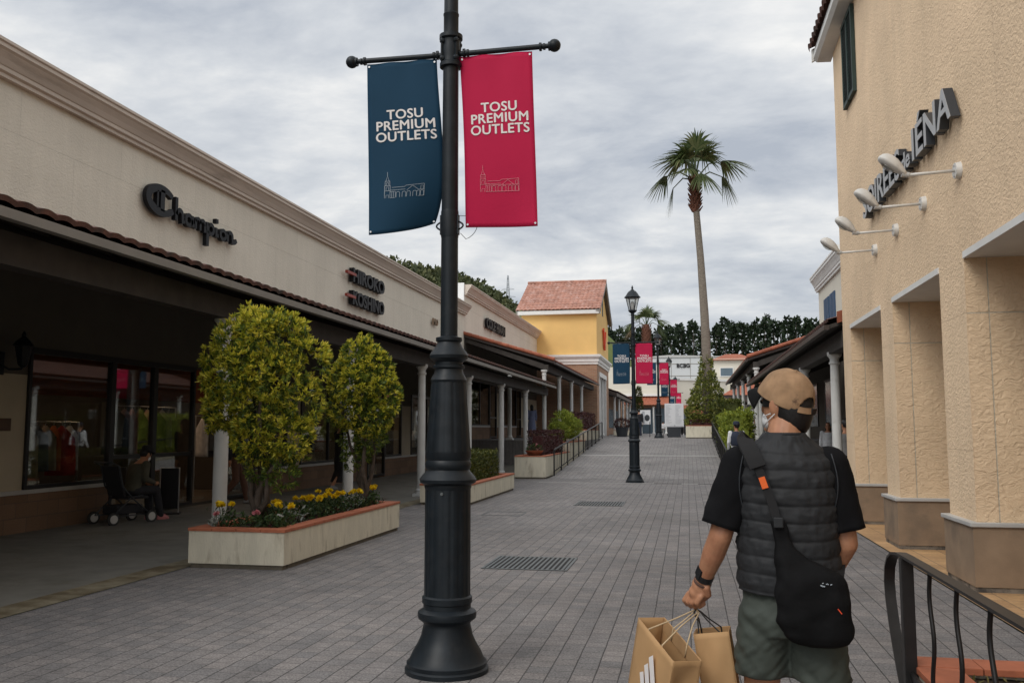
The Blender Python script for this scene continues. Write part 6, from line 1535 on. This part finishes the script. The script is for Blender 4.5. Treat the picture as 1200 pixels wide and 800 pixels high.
MB().tube(bagpts([(-.045, -.185, 1.17), (-.062, -.168, 1.24), (-.088, -.158, 1.32), (-.115, -.140, 1.385), (-.135, -.105, 1.43), (-.140, -.05, 1.456), (-.138, .02, 1.46), (-.12, .085, 1.425), (-.06, .148, 1.34), (.03, .165, 1.22), (.11, .150, 1.10), (.165, .09, 1.05), (.183, .0, 1.02), (.165, -.09, 1.0), (.12, -.15, .985)]), None, flat=(.0145, .0025), up=(.1, -1, .3)).build('strap', 'strap_black', bg_, auto=50)
MB().tube(bagpts([(-.108, -.153, 1.368), (-.120, -.144, 1.400), (-.136, -.11, 1.437), (-.142, -.05, 1.464), (-.140, .02, 1.468), (-.124, .08, 1.44)]), None, flat=(.029, .0065), up=(.1, -1, .3)).build('shoulder_pad', 'strap_black', bg_, auto=50)
c_ = L0+Vector((-.0905, -.1635, 1.316)); MB().obox(c_, Vector((.0105, .002, .003)), Vector((-.006, .003, .019)), Vector((0, -.0025, 0))).build('orange_tag', 'tag_orange', bg_)
MB().box(L0.x-.062, L0.x-.030, L0.y-.190, L0.y-.182, 1.165, 1.20, .003).build('buckle', 'watch_black', bg_)
tm = text_mb('the\nNORTH', .020, 0, .0004, line=.8); rt_ = Euler((0, R(-22), 0)).to_matrix()
pm = MB()
random.seed(3)
for k in range(8):
    x_, z_ = random.uniform(-.018, .020), random.uniform(-.013, .013); q = rt_ @ Vector((x_, 0, z_)); c0 = L0+Vector((.098, -.2465, .985))+q
    pm.obox(c0, rt_ @ Vector((random.uniform(.0012, .004), 0, 0)), (0, .0008, 0), rt_ @ Vector((0, 0, .0011)))
pm.build('white_print', 'print_blue', bg_)
MB().obox(L0+Vector((.135, -.2495, .905)), (.006, 0, -.008), (0, .001, 0), (.0012, 0, .001)).build('red_tab', 'logo_red', bg_)
MB().cyl(L0+Vector((.02, -.236, .985)), L0+Vector((.02, -.242, .985)), .006, n=12).build('snap', 'watch_black', bg_)
# shopping bags
def paper_bag(label, c, yaw, w, dp, h, roll, pitch=0, logo=False, cord='cord', grip=None, hand_t=(-.09, .09)):
    r = thing('shopping_bag', label, 'shopping bag', c, None)
    r.rotation_euler = (pitch, roll, yaw)
    M = Matrix.Translation(Vector(c)) @ Euler((pitch, roll, yaw)).to_matrix().to_4x4()
    def soft(mb): return mb
    t = .0012
    nx, nz = 14, 16
    def wall(P0, P1, nrm, bulge):
        vs = []
        for k in range(nz+1):
            for i in range(nx+1):
                u, v = i/nx, k/nz; p = P0*(1-u)+P1*u; p = Vector((p.x, p.y, -h*v))
                cr = bulge*math.sin(math.pi*u)*math.sin(math.pi*min(1, v*1.0)*.9)+(.010*(abs(((u*1.3+v*1.7+P0.x*3) % 1)-.5)-.25)+.008*(abs(((u*1.6-v*1.4+.3) % 1)-.5)-.25)+.005*noise.noise((p.x*14+P0.y*9, p.z*12, P0.x*7)))*min(1, v*6)*min(1, 6*u, 6*(1-u))
                vs.append(p+nrm*cr)
        return vs, [(k*(nx+1)+i, k*(nx+1)+i+1, (k+1)*(nx+1)+i+1, (k+1)*(nx+1)+i) for k in range(nz) for i in range(nx)]
    A, B, C_, D_ = Vector((-w/2, -dp/2, 0)), Vector((w/2, -dp/2, 0)), Vector((w/2, dp/2, 0)), Vector((-w/2, dp/2, 0))
    b = MB()
    for P0, P1, nrm, bg2 in ((A, B, Vector((0, -1, 0)), .012), (B, C_, Vector((1, 0, 0)), -.026), (C_, D_, Vector((0, 1, 0)), .012), (D_, A, Vector((-1, 0, 0)), -.026)): b.add(*wall(P0, P1, nrm, bg2))
    b.add([(-w/2, -dp/2, -h), (w/2, -dp/2, -h), (w/2, dp/2, -h), (-w/2, dp/2, -h)], [(0, 1, 2, 3)])
    o = b.build('paper', 'kraft', r, smooth=True, world=False); s_ = o.modifiers.new('t', 'SOLIDIFY'); s_.thickness = .0015; s_.offset = -1
    [MB().box(-w/2+.004, w/2-.004, ya_, ya_+.002, -.05, -.002).build('turned_top', 'kraft_inner', r, world=False) for ya_ in (-dp/2+.002, dp/2-.004)]
    g = M.inverted() @ Vector(grip)
    for sy_ in (-1, 1):
        y = sy_*(dp/2-.006)
        MB().tube([(hand_t[0], y, -.05), (hand_t[0], y, 0), tuple(Vector((hand_t[0], y, 0)).lerp(g, .55)), tuple(g+Vector((-.012, sy_*.004, -.006))), tuple(g+Vector((.0, 0, .004))), tuple(g+Vector((.012, sy_*.004, -.006))), tuple(Vector((hand_t[1], y, 0)).lerp(g, .55)), (hand_t[1], y, 0), (hand_t[1], y, -.05)], .0028, 8).build('handle', cord, r, smooth=True, world=False)
    if logo:
        lg = MB(); z0 = -.205; xo = -.02
        def bar(x0_, x1_, ztop_l, ztop_r, sl): lg.prism([(x0_, -dp/2-.019, z0), (x1_, -dp/2-.019, z0), (x1_-sl*(ztop_r), -dp/2-.019, z0+ztop_r), (x0_-sl*(ztop_l), -dp/2-.019, z0+ztop_l)], (0, -.0012, 0))
        bar(-.052, -.022, .030, .045, .55); bar(-.010, .022, .066, .085, .55); bar(.034, .068, .105, .125, .55)
        tm = text_mb('adidas', .066, 0, .004); k = .155/max(p[0] for p in tm.v); tm.v = [(x*k-.088, -dp/2-.0195, y+z0-.062) for x, y, z in tm.v]; lg.add(tm.v, tm.f)
        lg.v = [(x*1.18+.042, y, (z-z0)*1.18+z0+.015) for x, y, z in lg.v]
        lg.build('logo', 'print_white', r, world=False)
    return r
GR = Vector((MX, MY, 0))+Vector((-.324, .115, .822))
paper_bag('kraft paper shopping bag with white three bar adidas logo, nearer the camera', (-.082, 3.41, .742), R(-64), .32, .11, .40, R(16), R(-3), True, 'cord', GR, (-.07, .05))
paper_bag('plain kraft paper shopping bag with black cord handles, behind the one with a logo', (.075, 3.52, .755), R(-6), .13, .10, .34, R(-8), 0, False, 'cord_black', GR, (-.045, .03))
# --- others
seat = dict(pelvis=(0, 0, .50), neck=(0, .16, .98), head=(0, .25, 1.09), shl=(-.17, .14, .93), shr=(.17, .14, .93), ell=(-.21, .10, .70), elr=(.21, .10, .70), wrl=(-.12, .34, .62), wrr=(.10, .36, .62), hil=(-.09, .02, .50), hir=(.09, .02, .50), knl=(-.10, .40, .50), knr=(.10, .40, .50), anl=(-.10, .42, .085), anr=(.10, .50, .085), chest=(0, 0, .8))
person('person in dark hat and white mask sitting on the stroller by the shop window', (-8.95, 13.35, 0), R(-20), seat, 'cloth_olive', 'cloth_dark', 'shoe_pink', mask=True, hat='cloth_dark', tilt=R(-18), voxel=.012)
stl = thing('stroller', 'dark folding stroller with grey wheels against the shop base', 'stroller', (-8.95, 13.2, 0)); stl.rotation_euler = (0, 0, R(-20))
f = MB()
for x in (-.23, .23):
    f.tube([(x, -.42, .98), (x, -.30, .92), (x, -.22, .60), (x, -.05, .42), (x, .30, .14)], .013, 8); f.tube([(x, .16, .44), (x, -.05, .42), (x, -.38, .14)], .012, 8); f.tube([(x, -.38, .14), (x, .30, .14)], .010, 8)
f.tube([(-.23, -.42, .98), (.23, -.42, .98)], .016, 8); f.build('frame', 'sign_slate', stl, smooth=True, world=False)
MB().box(-.21, .21, -.10, .28, .385, .43, .01).build('seat', 'cloth_dark', stl, world=False)
MB().obox((0, -.22, .68), (.2, 0, 0), (0, .02, .0), (0, -.07, .24)).build('backrest', 'cloth_dark', stl, world=False)
MB().box(-.18, .18, -.28, .2, .16, .30, .02).build('basket', 'cloth_dark', stl, world=False)
for x in (-.25, .25):
    for y in (-.38, .31):
        wq = MB().cyl((x-.02, y, .10), (x+.02, y, .10), .10, n=20).build('wheel', 'rubber', stl, world=False); MB().cyl((x-.024, y, .10), (x+.024, y, .10), .066, n=16).build('rim', 'grey_trim', wq, world=False)
fs_ = thing('floor_stand', 'thin metal framed dark notice stand beside the seated person at the shop door', 'notice stand', (-9.1, 14.7, 0)); fs_.rotation_euler = (0, 0, R(25))
MB().tube([(-.16, 0, .03), (-.16, 0, .82), (.16, 0, .82), (.16, 0, .03)], .012, 8).build('frame', 'steel', fs_, world=False)
MB().box(-.148, .148, -.006, .006, .10, .81).build('panel', 'sign_black', fs_, world=False); MB().box(-.2, .2, -.15, .15, 0, .03).build('foot', 'sign_black', fs_, world=False)
walk = dict(knl=(-.09, .14, .50), anl=(-.09, .22, .10), knr=(.09, .02, .48), anr=(.09, -.26, .12), wrl=(-.10, .30, 1.12), ell=(-.22, .06, 1.12), wrr=(.06, .30, 1.12), elr=(.22, .06, 1.12))
walk2 = dict(knl=(-.09, .14, .50), anl=(-.09, .22, .10), knr=(.09, .02, .48), anr=(.09, -.26, .12), wrl=(-.25, .14, .90), wrr=(.25, -.08, .90), elr=(.24, -.08, 1.14))
person('person in a black dress and white mask looking at a phone behind the far shrub', (-8.5, 21.2, 0), R(-38), walk, 'cloth_dark', 'cloth_dark', 'shoe_grey', mask=True, skirt=.75, tilt=R(-15), yaw=R(-10))
person('shopper in dark clothes with a white bag inside the first shop doorway', (-9.0, 16.9, 0), R(-70), walk2, 'cloth_dark', 'cloth_brown', 'shoe_grey', hair_len=.2)
person('person in a long periwinkle blue coat under the upper left canopy', (-7.85, 45.5, UP), R(20), None, 'cloth_blue', 'cloth_blue', 'shoe_grey', skirt=.4, hair_len=.15, voxel=.02)
bp = person('walker in white shirt and dark cap with navy backpack beside the ramp railing', (1.42, 27.6, 0), R(-8), walk2, 'cloth_white', 'cloth_dark', 'shoe_grey', hat='cloth_navy', voxel=.014, long_sleeve=True, yaw=R(40))
bk = thing('backpack', 'navy backpack on the white shirted walker beside the ramp railing', 'backpack', (1.42, 27.6, 1.0)); bk.rotation_euler = (0, 0, R(-8))
MB().loft([((0, -.20, .02), .13, .07), ((0, -.21, .06), .15, .09), ((0, -.20, .28), .15, .085), ((0, -.18, .42), .11, .06), ((0, -.17, .45), .05, .03)], 20).build('pack', 'cloth_navy', bk, smooth=True, world=False)
for s in (-1, 1): MB().tube([(s*.10, -.14, .41), (s*.11, -.02, .47), (s*.12, .11, .36), (s*.14, .06, .16), (s*.14, -.13, .06)], .016, 8).build('strap', 'cloth_navy', bk, smooth=True, world=False)
person('person in a grey T shirt standing by the first right column', (3.32, 20.3, 0), R(25), walk2, 'cloth_grey', 'cloth_dark', 'shoe_grey', long_sleeve=False, voxel=.014)
person('person in white top with black bag strap inside the right arcade', (4.3, 29.5, 0), R(170), None, 'cloth_white', 'cloth_dark', 'shoe_grey', hair_len=.12, voxel=.018)
person('taller of two people in white tops walking under the right canopy', (3.05, 39.5, UP), R(0), walk2, 'cloth_white', 'cloth_slate', 'shoe_grey', voxel=.02)
person('shorter of two people in white tops walking under the right canopy', (2.65, 40.8, UP), R(10), walk2, 'cloth_white', 'cloth_dark', 'shoe_grey', voxel=.02, scale=.9, hair_len=.15)
person('pedestrian in a pale blue top beside the palm planter at the street head', (-.25, 55, UP), R(180), walk2, 'cloth_slate', 'cloth_dark', 'shoe_grey', voxel=.02)
person('person in dark trousers standing before the far poster stand', (-2.85, 54.2, UP), R(5), None, 'cloth_dark', 'cloth_navy', 'shoe_grey', voxel=.02, scale=.97)
person('small child in pale clothes by the far lamp post left of the map board', (-1.45, 54.5, UP), R(-30), walk2, 'cloth_white', 'cloth_grey', 'shoe_grey', voxel=.02, scale=.55)
